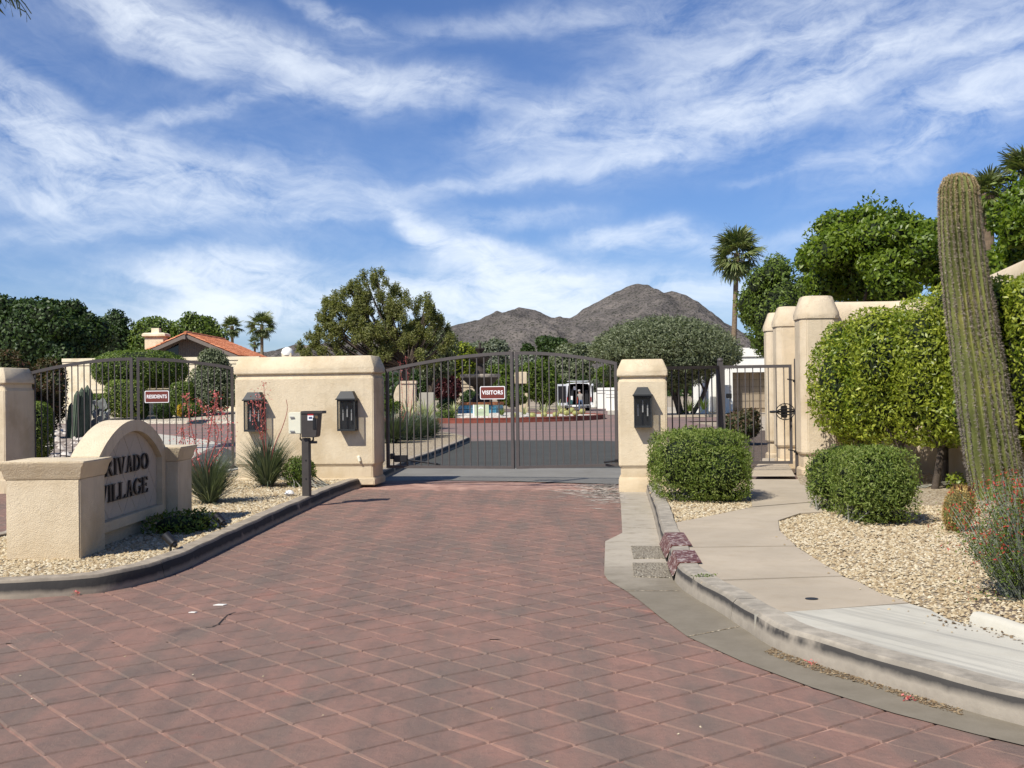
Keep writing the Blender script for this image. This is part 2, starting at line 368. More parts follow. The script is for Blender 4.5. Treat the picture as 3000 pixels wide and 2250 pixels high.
def kerbmat(name, base, dark, z0=.05):
    m = Mat(name, .85, .25)
    geo = m.N.new('ShaderNodeNewGeometry'); sn = m.N.new('ShaderNodeSeparateXYZ'); m.L.new(geo.outputs['True Normal'], sn.inputs[0])
    side = m.ramp(sn.outputs[2], [(.35, 1.0), (.85, 0.0)])       # tyre rubber sits on the outer face
    big = m.noise(1.1, 5, .65); mid = m.noise(8, 5, .6)
    c = m.ramp(mid, [(.35, tuple(k * .8 for k in base)), (.65, base)])
    sp_ = m.N.new('ShaderNodeSeparateXYZ'); m.L.new(m.pos, sp_.inputs[0])
    band = m.ramp(m.math('ADD', sp_.outputs[2], m.math('MULTIPLY', mid, .05)), [(z0, 0.0), (z0 + .04, 1.0), (.165, 1.0), (.185, .15)])
    f = m.math('MULTIPLY', m.math('MULTIPLY', band, m.ramp(big, [(.33, 0.0), (.42, 1.0)])), m.math('MAXIMUM', side, .35))
    c = m.mix(m.math('MULTIPLY', side, .35), c, (.16, .13, .10))
    c = m.mix(m.math('MULTIPLY', f, dark), c, (.02, .02, .021))
    m.col(c); b = m.bump(m.noise(14, 4), .008, .6); m.bump(m.noise(140, 3), .002, .5, b); return m.m
KERB = kerbmat('kerb_concrete', (.40, .335, .25), .92)
KERB2 = kerbmat('kerb_concrete_worn', (.42, .37, .29), .9, .085)
KERBRED = plain('kerb_red', (.20, .055, .035), .8, var=.25, scale=3)
def rustmat():
    m = Mat('rust_paint', .55, .4); m.col(m.ramp(m.noise(22, 6, .7), [(.42, (.085, .028, .024)), (.52, (.15, .055, .04)), (.6, (.42, .36, .32))])); return m.m
RUST = rustmat()
def gravmat(name, cols, scale=34):
    m = Mat(name, .9, .2); c = m.voro(scale, 'F1', 'Color'); s = m.N.new('ShaderNodeSeparateColor'); m.L.new(c, s.inputs[0])
    col = m.ramp(s.outputs[0], [(i / (len(cols) - 1), k) for i, k in enumerate(cols)])
    d = m.voro(scale); col = m.mix(m.ramp(d, [(.3, 0.0), (.75, .6)]), col, tuple(k * .35 for k in cols[0]))
    m.col(col); m.bump(d, -.02, 1.0); return m.m
GRAVC = [(.26, .19, .115), (.40, .31, .20), (.52, .43, .29), (.64, .56, .42)]
GRAV = gravmat('gravel_bed', GRAVC)
def stonemat(name, cols):
    m = Mat(name, .85, .25); f = m.island(); m.col(m.mix(m.math('MULTIPLY', m.noise(60, 3), .35), m.ramp(f, [(i / (len(cols) - 1), k) for i, k in enumerate(cols)]), tuple(k * .6 for k in cols[0]))); return m.m
STONE = stonemat('gravel_stone', [(.28, .20, .11), (.44, .335, .19), (.54, .445, .28), (.66, .58, .42)])
MULCH = gravmat('brown_mulch', [(.10, .07, .05), (.16, .12, .09), (.22, .17, .13)], 30)
ROCKB = stonemat('pale_rock', [(.42, .36, .29), (.6, .54, .46), (.72, .66, .58)])
SAND = gravmat('pale_gravel', [(.42, .36, .27), (.52, .46, .36), (.6, .55, .45)], 12)
DIRT = plain('desert_ground', (.33, .27, .19), .95, var=.25, scale=.3)

# ------------------------------------------------------------------ ground sheets
def sheet(name, poly, z, mat, kind='structure', parent=None):
    bm = bmesh.new(); vs = [bm.verts.new((p[0], p[1], z)) for p in poly]; f = bm.faces.new(vs)
    if f.normal.z < 0 or f.calc_area() and (f.normal_update() or f.normal.z < 0): f.normal_flip()
    bmesh.ops.triangulate(bm, faces=bm.faces[:]); me = bpy.data.meshes.new(name); bm.to_mesh(me); bm.free(); me.materials.append(mat)
    o = link(bpy.data.objects.new(name, me), parent)
    if kind: o['kind'] = kind
    return o
sheet('ground', [(-6000, -300), (6000, -300), (6000, 9000), (-6000, 9000)], -.05, DIRT)
road = sheet('road', [(-26, -4), (16, -4), (16, 20.6), (-26, 20.6)], -.011, JOINT)
def inside(p, poly):
    x, y = p[0], p[1]; c = False; n = len(poly)
    for i in range(n):
        a, b = poly[i], poly[(i + 1) % n]
        if (a[1] > y) != (b[1] > y) and x < (b[0] - a[0]) * (y - a[1]) / (b[1] - a[1]) + a[0]: c = not c
    return c
# left island outline (outer foot of its kerb)
ISL_R = [(0, 1756), (100, 1752), (200, 1745), (310, 1735), (400, 1715), (470, 1695), (540, 1668), (620, 1630), (700, 1590), (800, 1540), (900, 1492), (1000, 1447), (1080, 1418), (1136, 1398)]
ISL_R2 = [(1201, 1366), (1293, 1331), (1378, 1294)]
ISL_L = [(-150, 1752), (-290, 1735), (-330, 1700), (-270, 1665), (-150, 1632), (0, 1597), (80, 1570), (240, 1515), (430, 1455), (600, 1412), (684, 1392)]
isl_r = [G(*p) for p in ISL_R]; isl_r2 = [G(*p) for p in ISL_R2]; isl_l = [G(*p) for p in ISL_L]
isl_back = [isl_r2[-1], G(1345, 1282), G(1250, 1268), G(1100, 1262), G(900, 1275), G(720, 1320), G(650, 1370)]
ISLAND = [v for v in isl_r + isl_r2] + isl_back[1:] + isl_l[::-1]
# right kerb line and gutter
KR = [(1893, 1443), (1914, 1508), (1936, 1601), (1955, 1644), (1971, 1693), (1998, 1728), (2034, 1753), (2091, 1785), (2166, 1834), (2225, 1876), (2290, 1912), (2381, 1945), (2525, 1990), (2670, 2036), (2815, 2079), (2887, 2099), (3050, 2143), (3300, 2210)]
GL = [(1812, 1418), (1819, 1481), (1823, 1562), (1773, 1587), (1770, 1684), (1781, 1701), (1835, 1733), (1873, 1760), (1934, 1809), (2015, 1867), (2178, 1941), (2381, 2016), (2619, 2091), (2856, 2152), (3000, 2186), (3300, 2255)]
kr = [G(*p) for p in KR]; gl = [G(*p) for p in GL]
# pavers
def tile_variant(k):
    rnd = random.Random(k); hx, hy = PA / 2 - .0042, PB / 2 - .0065
    out = []; inn = []
    for (a, b) in ((-1, -1), (0, -1), (1, -1), (1, 0), (1, 1), (0, 1), (-1, 1), (-1, 0)):
        jx, jy = rnd.uniform(-.0045, .0045), rnd.uniform(-.0045, .0045)
        out.append((a * hx + jx, b * hy + jy, -.012)); inn.append((a * (hx - .007) + jx, b * (hy - .008) + jy, rnd.uniform(-.002, 0)))
    v = out + inn; f = [(i, (i + 1) % 8, 8 + (i + 1) % 8, 8 + i) for i in range(8)] + [tuple(range(8, 16))]
    return v, f
TV = [tile_variant(k) for k in range(6)]
tmesh = []
for v, f in TV:
    me = bpy.data.meshes.new('paver'); me.from_pydata(v, [], f); me.materials.append(PAVE); tmesh.append(me)
SEAM0, SEAM1 = G(0, 1868), G(1900, 1852)
def far_side(p): return (SEAM1.x - SEAM0.x) * (p.y - SEAM0.y) - (SEAM1.y - SEAM0.y) * (p.x - SEAM0.x) > 0
REDGE = gl + [G(3300, 2600), Vector((-5, -3, 0))]
cells = []
ca, sa = math.cos(PANG), math.sin(PANG)
island_in = ISLAND
right_poly = gl + [Vector((16, 3, 0)), Vector((16, 22, 0)), Vector((gl[0].x, 22, 0))]
for i in range(-110, 110):
    for j in range(-110, 110):
        lx, ly = (i + .5) * PA, (j + .5) * PB
        p = Vector((PO.x + lx * ca - ly * sa, PO.y + lx * sa + ly * ca, 0)); sh = 0
        if far_side(p):
            p = p + (SEAM1 - SEAM0).normalized() * .10
        if not (3.0 < p.y < 20.25 and -13.5 < p.x < 9): continue
        if p.y > 18.9 + (-.12) * (p.x - 1.7): continue
        if abs(p.x) > p.y * .52 + .6 and not (-13 < p.x < -5 and p.y > 12): continue
        if inside(p, right_poly):
            e = .17
            if all(inside(p + Vector((dx, dy, 0)), right_poly) for dx, dy in ((e, 0), (-e, 0), (0, e), (0, -e))): continue
        if inside(p, island_in):
            e = .16
            if all(inside(p + Vector((dx, dy, 0)), island_in) for dx, dy in ((e, 0), (-e, 0), (0, e), (0, -e))): continue
        cells.append(p)
cells.sort(key=lambda p: (0 if abs(p.x) < p.y * .445 and p.y > 4.65 else 1, p.y))
rnd = random.Random(3)
for k, p in enumerate(cells[:300]):
    o = bpy.data.objects.new('paver', tmesh[rnd.randrange(6)]); C.objects.link(o); o.parent = road
    o.location = (p.x, p.y, rnd.uniform(-.0015, .001)); o.rotation_euler = (rnd.uniform(-.008, .008), rnd.uniform(-.008, .008), PANG + rnd.uniform(-.012, .012))
mb = MB()
for p in cells[300:]:
    v, f = TV[rnd.randrange(6)]; dz = rnd.uniform(-.0015, .001)
    mb.add([(p.x + x * ca - y * sa, p.y + x * sa + y * ca, z + dz) for x, y, z in v], f)
tag(mb.build('pavers', PAVE, road), kind='stuff')
sv = (SEAM1 - SEAM0).normalized(); sn_ = Vector((-sv.y, sv.x, 0)); sa_, sb_ = SEAM0 - sv * 8, SEAM1 + sv * 8
sheet('seam_fill', [sa_ - sn_ * .16, sb_ - sn_ * .16, sb_ + sn_ * .16, sa_ + sn_ * .16], -.0045, PAVE, parent=road)

# ------------------------------------------------------------------ kerbs
def resample(pts, step):
    pts = [Vector(p) for p in pts]
    # Catmull-Rom then even steps
    dense = []
    for i in range(len(pts) - 1):
        p0, p1, p2, p3 = pts[max(i - 1, 0)], pts[i], pts[i + 1], pts[min(i + 2, len(pts) - 1)]
        for k in range(12):
            t = k / 12; dense.append(.5 * ((2 * p1) + (p2 - p0) * t + (2 * p0 - 5 * p1 + 4 * p2 - p3) * t * t + (3 * p1 - p0 - 3 * p2 + p3) * t ** 3))
    dense.append(pts[-1]); out = [dense[0]]; acc = 0
    for a, b in zip(dense, dense[1:]):
        acc += (b - a).length
        if acc >= step: out.append(b); acc = 0
    if (out[-1] - dense[-1]).length > 1e-3: out.append(dense[-1])
    return out
def kerb(name, pts, side, mat, seglen=2.6, h=.15, w=.2, parent=None, label=None, step=.2, part='kerb_stone'):
    """side=+1: the raised bed lies left of the direction of travel"""
    pts = resample(pts, step)
    root = empty(name, pts[0], None, None); root['kind'] = 'structure'
    prof = [(0, -.05), (0.0, .01), (.022, h - .025), (.045, h), (w - .012, h + .002), (w, h - .01), (w, -.05)]
    n = len(pts); nor = []
    for i in range(n):
        t = (pts[min(i + 1, n - 1)] - pts[max(i - 1, 0)]).normalized(); nor.append(Vector((-t.y, t.x, 0)) * side)
    per = max(2, int(seglen / step)); i = 0
    while i < n - 1:
        j = min(n - 1, i + per)
        if n - 1 - j < 3: j = n - 1
        rings = []
        for k in range(i, j + 1):
            q = pts[k].copy()
            if k == i and i > 0: q += (pts[k + 1] - pts[k]).normalized() * .006
            if k == j and j < n - 1: q -= (pts[k] - pts[k - 1]).normalized() * .006
            wob = .003 * math.sin(k * 1.7) + .002 * math.sin(k * .61)
            rings.append([q + nor[k] * (a + wob) + Vector((0, 0, b + (wob if b > .05 else 0))) for a, b in (prof if side > 0 else prof)])
        if side < 0: rings = [r[::-1] for r in rings]
        m = MB(); m.loft([r[::-1] for r in rings]); o = m.build(part, mat, root, smooth=True)
        i = j
    return root
kerb('kerb', [isl_l[5], isl_l[4], isl_l[3], isl_l[2], isl_l[1], isl_l[0]] + isl_r + isl_r2, +1, KERB)
kerb('kerb', [isl_l[k] for k in (5, 6, 7, 8, 9, 10)], -1, SIDEW2, part='kerb_stone')
kerb('kerb', isl_back[:5], +1, KERB, h=.13)
kerb('kerb', kr, +1, KERB2)
# ------------------------------------------------------------------ concrete: gutter, threshold, asphalt, sidewalk
gut = [p for p in gl] + [p for p in kr[::-1]]
sheet('gutter', gut, .004, GUTTER)
for a, b in (((1835, 1733), (1990, 1733)), ((2015, 1867), (2165, 1838)), ((1823, 1545), (1925, 1550))):
    p, q = G(*a), G(*b); d = (q - p).normalized(); nn = Vector((-d.y, d.x, 0)) * .006
    sheet('gutter_joint', [p - nn, q - nn, q + nn, p + nn], .0065, GRAV)
UR = R(-7); ux, uy = math.cos(UR), math.sin(UR); U = Vector((ux, uy, 0)); Vn = Vector((-uy, ux, 0))   # gateway axis and the direction away from us
PR0 = P(1812, 1300, 18.4); PR0.z = 0
WL1 = P(1097, 1300, 20.05); WL1.z = 0
WL0 = WL1 - U * 2.50
PL1 = P(17, 1300, 19.6); PL1.z = 0
th = [G(1100, 1411), G(1400, 1409), G(1812, 1416), G(1840, 1395), G(1840, 1368), G(1140, 1368)]
sheet('threshold', [G(1122, 1410), G(1300, 1408), G(1500, 1410), G(1815, 1419), G(1825, 1372), G(1138, 1372)], .004, THRESH)
sheet('threshold', [PL1 + Vector((-.2, .2, 0)), WL0 + Vector((.3, .2, 0)), WL0 + Vector((.3, 1.6, 0)), PL1 + Vector((-.2, 1.6, 0))], .004, THRESH)
rl = np.random.RandomState(4); m = MB()
for k in range(420):
    px, py = 1814 - abs(rl.normal(0, 80)), 1419 + abs(rl.normal(0, 24)); a = G(px, py); L_ = rl.uniform(.1, .45); w_ = rl.uniform(.008, .03); d = Vector((math.cos(R(-51)), math.sin(R(-51)), 0)) if k % 2 else Vector((1, rl.uniform(-.1, .1), 0)); n_ = Vector((-d.y, d.x, 0)) * w_
    if G(px, py).x + L_ * d.x < gl[0].x: m.add([a - n_ * .3 + Vector((0, 0, .0045)), a + d * L_ * .5 - n_ + Vector((0, 0, .0045)), a + d * L_ + Vector((0, 0, .0045)), a + d * L_ * .5 + n_ + Vector((0, 0, .0045))], [(0, 1, 2, 3)])
tag(m.build('lime_streaks', EFFL), kind='stuff')
m = MB(); cp_ = [G(*q, .003) for q in ((603, 1838), (622, 1836), (640, 1828), (652, 1815), (668, 1800), (690, 1793))]
for a, b in zip(cp_, cp_[1:]):
    d = (b - a).normalized(); n_ = Vector((-d.y, d.x, 0)) * .006; m.add([a - n_, b - n_ * .6, b + n_ * .6, a + n_], [(0, 1, 2, 3)])
tag(m.build('paving_crack', plain('crack_dark', (.03, .025, .022), .9)), 'short jagged crack in the paving left of the middle', 'crack')
sheet('inner_road', [(-60, 20.6), (9, 20.6), (9, 60), (60, 60), (60, 110), (-60, 110)], -.012, JOINT)
def pave_far():
    m = Mat('stamped_red_far', .8, .25); mid = m.noise(.5, 6, .6, sc=(.3, 1, 1)); fine = m.noise(6, 5, .7)
    c = m.ramp(mid, [(.35, (.165, .115, .095)), (.55, (.22, .135, .105)), (.7, (.29, .15, .11))])
    mp = m.N.new('ShaderNodeMapping'); mp.vector_type = 'TEXTURE'; mp.inputs['Rotation'].default_value = (0, 0, PANG); mp.inputs['Scale'].default_value = (PA, PB, 1); m.L.new(m.pos, mp.inputs[0])
    br = m.N.new('ShaderNodeTexBrick'); br.offset = 0; br.inputs['Scale'].default_value = 1; br.inputs['Mortar Size'].default_value = .035; br.inputs['Brick Width'].default_value = 1; br.inputs['Row Height'].default_value = 1
    m.L.new(mp.outputs[0], br.inputs['Vector'])
    c = m.mix(m.math('MULTIPLY', br.outputs['Fac'], .5), c, (.34, .2, .17)); m.col(m.mix(.15, c, m.ramp(fine, [(.3, 0.0), (.7, .4)]))); return m.m
PAVEF = pave_far()
sheet('inner_paving', [(-60, 20.9), (9, 20.9), (9, 60), (60, 60), (60, 110), (-60, 110)], -.004, PAVEF)
# asphalt apron behind the visitors gate, with its curved far edge
asp = [G(1120, 1378), G(1830, 1378), P(2010, 1300, 25), G(2050, 1303), G(1900, 1295), G(1700, 1290), G(1500, 1290), G(1370, 1293), G(1280, 1320), G(1180, 1360)]
asp = [Vector((p.x, p.y, 0)) for p in asp]
sheet('asphalt_apron', asp, .001, ASPH)
asp2 = [Vector((p.x, p.y, 0)) for p in (G(60, 1378), G(720, 1378), G(700, 1330), G(660, 1312), G(620, 1318), G(560, 1345), G(100, 1352))]
sheet('asphalt_apron', asp2, .001, ASPH)
# sidewalk slabs
SW = [
 [(2190, 1404), (2338, 1404), (2345, 1418), (2388, 1430), (2400, 1468), (2204, 1484)],
 [(2204, 1486), (2400, 1470), (2410, 1499), (2345, 1503), (2280, 1524), (2283, 1553), (2319, 1587), (2330, 1598), 'K', (1975, 1533), (2006, 1525), (2080, 1511)],
 [(2000, 1605), (2332, 1601), (2388, 1637), (2453, 1677), (2468, 1686), 'K'],
 [(2053, 1704), (2470, 1689), (2518, 1706), (2572, 1735), (2660, 1765), 'K'],
 [(2210, 1799), (2663, 1768), (2724, 1786), (2779, 1815), (2833, 1829), (3000, 1872), (3200, 1915), 'K']]
krs = resample(kr, .1)
def koff(d):
    out = []
    for i, p in enumerate(krs):
        t = (krs[min(i + 1, len(krs) - 1)] - krs[max(i - 1, 0)]).normalized(); out.append(p + Vector((-t.y, t.x, 0)) * d)
    return out
kin = koff(.12)
def knear(q, path=None): path = path or kin; return min(range(len(path)), key=lambda i: (path[i].xy - q.xy).length)
def kseg(a, b, path=None):
    path = path or kin; i, j = knear(G(*a, .143), path), knear(G(*b, .143), path); return path[i:j + 1:3] + [path[j]]
SWL = {1: ((1958, 1545), (2002, 1602)), 2: ((2002, 1606), (2052, 1701)), 3: ((2055, 1705), (2205, 1796)), 4: ((2210, 1800), (3300, 2160))}
swroot = empty('sidewalk', G(2200, 1600, .14), None, None); swroot['kind'] = 'structure'
for k, poly in enumerate(SW):
    pts = []
    for q in poly:
        if q == 'K': pts += kseg(*SWL[k])[::-1]
        else: pts.append(G(*q, .143))
    m = MB(); m.prism([(p.x, p.y) for p in pts], -.04, .143)
    m.build('slab', SIDEW2 if k == 4 else SIDEW, swroot)
inner = [G(2190, 1399, .12), G(2330, 1399, .12), G(2300, 1345, .12), G(2235, 1345, .12)]
sheet('inner_path', inner, .14, SIDEW)
# right planting bed
RB = [G(*p, .12) for p in [(2338, 1404), (2345, 1418), (2388, 1430), (2410, 1499), (2345, 1503), (2280, 1524), (2283, 1553), (2319, 1587), (2388, 1637), (2453, 1677), (2518, 1706), (2572, 1735), (2663, 1768), (2724, 1786), (2779, 1815), (2833, 1830), (3000, 1872), (3250, 1930), (3700, 1700)]] + [Vector((8.5, 20.5, .12)), Vector((5, 20.5, .12))]
sheet('gravel_bed', RB, .115, GRAV)
LB = [G(*p, .12) for p in [(1905, 1447), (1920, 1475), (1945, 1500), (1962, 1523), (1975, 1535), (2006, 1526), (2080, 1512), (2204, 1485), (2196, 1402), (1955, 1402), (1900, 1420)]]
sheet('gravel_bed', LB, .118, GRAV)
def inset(poly, d):
    c = sum((Vector(p) for p in poly), Vector()) / len(poly); n = len(poly); out = []
    for i in range(n):
        a, b, c_ = Vector(poly[i - 1]), Vector(poly[i]), Vector(poly[(i + 1) % n])
        t = (c_ - a).normalized(); nrm = Vector((-t.y, t.x, 0)); q = b + nrm * d
        if not inside(q, poly): q = b - nrm * d
        out.append(q)
    return out
ib = inset(ISLAND, .15)
def mound(name, poly, z, mat, amp=.06, n=46):
    """bed surface: a grid clipped to the outline, gently mounded"""
    xs = [p[0] for p in poly]; ys = [p[1] for p in poly]
    return sheet(name, poly, z, mat)
sheet('gravel_bed', ib, .118, GRAV)
def stones(name, poly, z, dens, size, seed, mat, ymax=99, vis=True, fall=None, squash=.62):
    rs = np.random.RandomState(seed); xs = [p[0] for p in poly]; ys = [p[1] for p in poly]
    x0, x1, y0, y1 = min(xs), max(xs), min(ys), min(max(ys), ymax); n = int((x1 - x0) * (y1 - y0) * dens)
    pts = np.stack([rs.uniform(x0, x1, n), rs.uniform(y0, y1, n)], 1)
    keep = np.zeros(n, bool); X, Y = pts[:, 0], pts[:, 1]; m = len(poly)
    for i in range(m):
        a, b = poly[i], poly[(i + 1) % m]
        if a[1] == b[1]: continue
        c = ((a[1] > Y) != (b[1] > Y)) & (X < (b[0] - a[0]) * (Y - a[1]) / (b[1] - a[1]) + a[0]); keep ^= c
    keep &= np.abs(X) < Y * .47 + .3
    if fall: keep &= rs.uniform(0, 1, n) < np.clip(fall / np.maximum(Y, .1), 0, 1) ** 1.5
    pts = pts[keep]; n = len(pts)
    base = np.array([(1, 0, 0), (.3, .9, 0), (-.8, .55, 0), (-.75, -.6, 0), (.35, -.9, 0), (.1, .05, .95), (0, 0, -.8)])
    F = np.array([(0, 1, 5), (1, 2, 5), (2, 3, 5), (3, 4, 5), (4, 0, 5)])
    s = size * rs.uniform(.5, 1.35, n); s = s * (np.maximum(pts[:, 1], 8) / 11) ** .35 if fall else s
    B = base[None] * rs.uniform(.7, 1.3, (n, 7, 3)) * s[:, None, None] * np.array([1, .72, squash])
    a = rs.uniform(0, 6.28, n); ca_, sa_ = np.cos(a), np.sin(a); tl = rs.normal(0, .35, n)
    x = B[..., 0]; zz = B[..., 2] + x * np.sin(tl)[:, None] * .6
    V = np.stack([x * ca_[:, None] - B[..., 1] * sa_[:, None] + pts[:, :1], x * sa_[:, None] + B[..., 1] * ca_[:, None] + pts[:, 1:2], zz + z + s[:, None] * .25 * rs.uniform(0, 1, (n, 1))], 2)
    Fs = (F[None] + (np.arange(n) * 7)[:, None, None]).reshape(-1, 3)
    return tag(mesh(name, V.reshape(-1, 3), Fs, mat), kind='stuff')
stones('gravel', inset(ISLAND, .2), .118, 1150, .020, 1, STONE, ymax=24, fall=13)
stones('gravel', RB, .118, 1250, .019, 2, STONE, ymax=14.5, fall=12)
stones('gravel', LB, .118, 900, .020, 3, STONE, fall=14)
# stray stones and litter along the kerb line and on the slabs
def strip(pts, w):
    return [Vector((p.x - w, p.y - w * .4, 0)) for p in pts] + [Vector((p.x + w * .3, p.y + w, 0)) for p in pts[::-1]]
DEBRIS = stonemat('dry_leaf_litter', [(.10, .065, .035), (.22, .15, .08), (.38, .29, .17)])
i0, i1 = knear(G(2260, 1890), krs), knear(G(2880, 2098), krs); ka, kb_ = koff(.03), koff(-.10)
stones('leaf_litter', ka[i0:i1] + [kb_[k] + Vector((.0, .03 * math.sin(k * .37) + .02 * math.sin(k), 0)) for k in range(i1, i0, -1)], .006, 6500, .0085, 5, DEBRIS, squash=.3)
stones('leaf_litter', [G(*p, .14) for p in [(2730, 1800), (2830, 1815), (3000, 1865), (3000, 1890), (2860, 1855), (2760, 1835)]], .146, 500, .012, 6, DEBRIS, squash=.3)
stones('scattered_stone', [G(*p, .14) for p in [(2283, 1553), (2319, 1587), (2453, 1677), (2663, 1771), (2833, 1830), (2750, 1880), (2550, 1760), (2400, 1670), (2270, 1590)]], .145, 26, .014, 7, STONE)
stones('scattered_stone', [G(0, 1800), G(2700, 2150), G(2700, 2250), G(0, 2250)], .001, 1.6, .009, 9, STONE)
WHCHIP = plain('white_chip', (.8, .76, .68), .8)
for px, py, s in ((645, 1773, .05), (1350, 1543, .0), (565, 1795, .03)):
    if s:
        p = G(px, py); m = MB(); m.prism([(p.x - s, p.y - s * .3), (p.x + s * .6, p.y - s * .5), (p.x + s, p.y + s * .3), (p.x - s * .4, p.y + s * .5)], .001, .006)
        tag(m.build('paint_chip', WHCHIP), 'white chip lying on the red paving, ' + ('larger, nearer the middle' if s > .04 else 'smaller, beside a crack'), 'chip')
# edging block at the far right
kerb('edging', [G(*q_, .14) * 1 - Vector((0, 0, .14)) for q_ in ((2833, 1825), (2900, 1846), (3000, 1876), (3200, 1915))], +1, SIDEW2, h=.205, w=.1)
# storm inlet: two worn rust covers over the kerb, two rough slabs in the gutter
def plate_cover(pa, pb, label):
    i, j = sorted((knear(G(*pa, .15), krs), knear(G(*pb, .15), krs))); j = max(j, i + 2); a, b = krs[i], krs[j]; t = (b - a).normalized(); n = Vector((-t.y, t.x, 0))
    root = empty('inlet_cover', a, label, 'drain cover', 'rust covers over the kerb inlet')
    for nm, prof in (('top_plate', [(.04, .153), (.225, .156), (.225, .164), (.035, .163)]), ('front_plate', [(-.022, .045), (-.012, .045), (.042, .152), (.034, .163)])):
        m = MB(); m.loft([[a + n * x + Vector((0, 0, z)) for x, z in prof], [b + n * x + Vector((0, 0, z)) for x, z in prof]]); m.build(nm, RUST, root)
    m = MB(); m.loft([[p + n * x + Vector((0, 0, z)) for x, z in ((-.012, .005), (-.004, .005), (-.004, .044), (-.012, .044))] for p in (a + t * .02, b - t * .02)]); m.build('inlet_slot', BLACK, root)
plate_cover((1968, 1562), (1982, 1598), 'rusty worn cover plate over kerb, the farther of the two')
plate_cover((1990, 1613), (2006, 1650), 'rusty worn cover plate over kerb, the nearer of the two')
ROUGH = gravmat('rough_patch', [(.24, .20, .14), (.36, .31, .23), (.48, .43, .33)], 55)
for poly, w_ in (([(1848, 1602), (1933, 1603), (1950, 1638), (1856, 1638)], 'farther'), ([(1853, 1652), (1955, 1652), (1964, 1695), (1857, 1692)], 'nearer')):
    pts = [G(*p) for p in poly]; m = MB(); m.prism([(p.x, p.y) for p in pts], -.01, .012)
    tag(m.build('drain_slab', ROUGH), f'rough grey slab set in the gutter beside the inlet, the {w_} one', 'drain slab')
p = G(2378, 1754, .145); m = MB(); m.lathe([(.045, 0), (.045, .004)], (p.x, p.y, .143), 16); tag(m.build('survey_cap', BLACK), 'small dark round metal cap set in the sidewalk', 'cap')

# ------------------------------------------------------------------ foliage
def rot_frames(Nrm, rs):
    t = rs.normal(size=Nrm.shape); t -= (t * Nrm).sum(1, keepdims=True) * Nrm; t /= np.linalg.norm(t, axis=1, keepdims=True) + 1e-9
    return t, np.cross(Nrm, t)
def leafmesh(Pp, Nm, Ln, Wd, rs, droop=.0):
    n = len(Pp); Nm = Nm / (np.linalg.norm(Nm, axis=1, keepdims=True) + 1e-9); t, b = rot_frames(Nm, rs)
    if droop: t[:, 2] -= droop; t /= np.linalg.norm(t, axis=1, keepdims=True)
    Ln = (Ln * rs.uniform(.6, 1.3, n))[:, None]; Wd = (Wd * rs.uniform(.7, 1.2, n))[:, None]
    up = Nm * Wd * .25
    V = np.stack([Pp, Pp + t * Ln * .45 + b * Wd * .5 + up, Pp + t * Ln, Pp + t * Ln * .45 - b * Wd * .5 + up], 1)
    return V.reshape(-1, 3), (np.arange(n * 4).reshape(n, 4))
def blob_points(blobs, n, rs, depth=.16, jit=.6, power=2.0):
    bl = np.array([(c[0], c[1], c[2], r[0], r[1], r[2]) for c, r in blobs]); a = (bl[:, 3] * bl[:, 4] + bl[:, 3] * bl[:, 5] + bl[:, 4] * bl[:, 5]); a /= a.sum()
    idx = rs.choice(len(bl), n, p=a); d = rs.normal(size=(n, 3))
    if power != 2.0:
        d = d / ((np.abs(d) ** power).sum(1, keepdims=True) ** (1 / power))
    else: d /= np.linalg.norm(d, axis=1, keepdims=True)
    r = 1 - np.abs(rs.normal(0, depth, n)); r = np.clip(r, .1, 1.04)
    Pp = bl[idx, :3] + d * bl[idx, 3:] * r[:, None]
    # drop points buried well inside another blob
    ok = np.ones(n, bool)
    if len(bl) > 1 and len(bl) < 60:
        for k in range(len(bl)):
            q = (Pp - bl[k, :3]) / bl[k, 3:]; ok &= ~(((q ** 2).sum(1) < .42) & (idx != k))
    Pp, d = Pp[ok], d[ok]; Nm = d + rs.normal(0, jit, d.shape)
    return Pp, Nm
def sub_blobs(c, r, n, frac, rs, spread=.8, zlo=-1):
    out = []
    while len(out) < n:
        d = rs.normal(size=3); d /= np.linalg.norm(d)
        if d[2] < zlo: continue
        k = rs.uniform(.5, 1) ** .5 * spread; f = frac * rs.uniform(.7, 1.3)
        out.append((tuple(c[i] + d[i] * r[i] * k for i in range(3)), tuple(q * f for q in r)))
    return out
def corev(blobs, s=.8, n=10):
    """dark ellipsoids added inside the foliage so light does not pass straight through"""
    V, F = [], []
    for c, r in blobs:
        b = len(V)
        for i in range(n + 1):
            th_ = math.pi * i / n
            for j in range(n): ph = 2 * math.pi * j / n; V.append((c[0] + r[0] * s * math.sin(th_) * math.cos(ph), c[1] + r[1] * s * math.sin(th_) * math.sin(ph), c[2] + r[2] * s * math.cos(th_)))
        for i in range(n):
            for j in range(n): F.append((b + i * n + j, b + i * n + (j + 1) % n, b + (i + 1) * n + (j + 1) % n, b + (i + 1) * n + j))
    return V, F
def crown(name, blobs, n, Ln, Wd, mat, parent, seed, depth=.16, jit=.6, core=0, droop=0, power=2.0, extra=None):
    rs = np.random.RandomState(seed); Pp, Nm = blob_points(blobs, n, rs, depth, jit, power)
    if extra is not None: Pp = np.concatenate([Pp, extra[0]]); Nm = np.concatenate([Nm, extra[1]])
    V, F = leafmesh(Pp, Nm, Ln, Wd, rs, droop)
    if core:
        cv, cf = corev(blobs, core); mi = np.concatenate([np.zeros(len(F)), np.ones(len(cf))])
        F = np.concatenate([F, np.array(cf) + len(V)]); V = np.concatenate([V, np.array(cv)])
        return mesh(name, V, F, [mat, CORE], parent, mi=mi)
    return mesh(name, V, F, mat, parent)
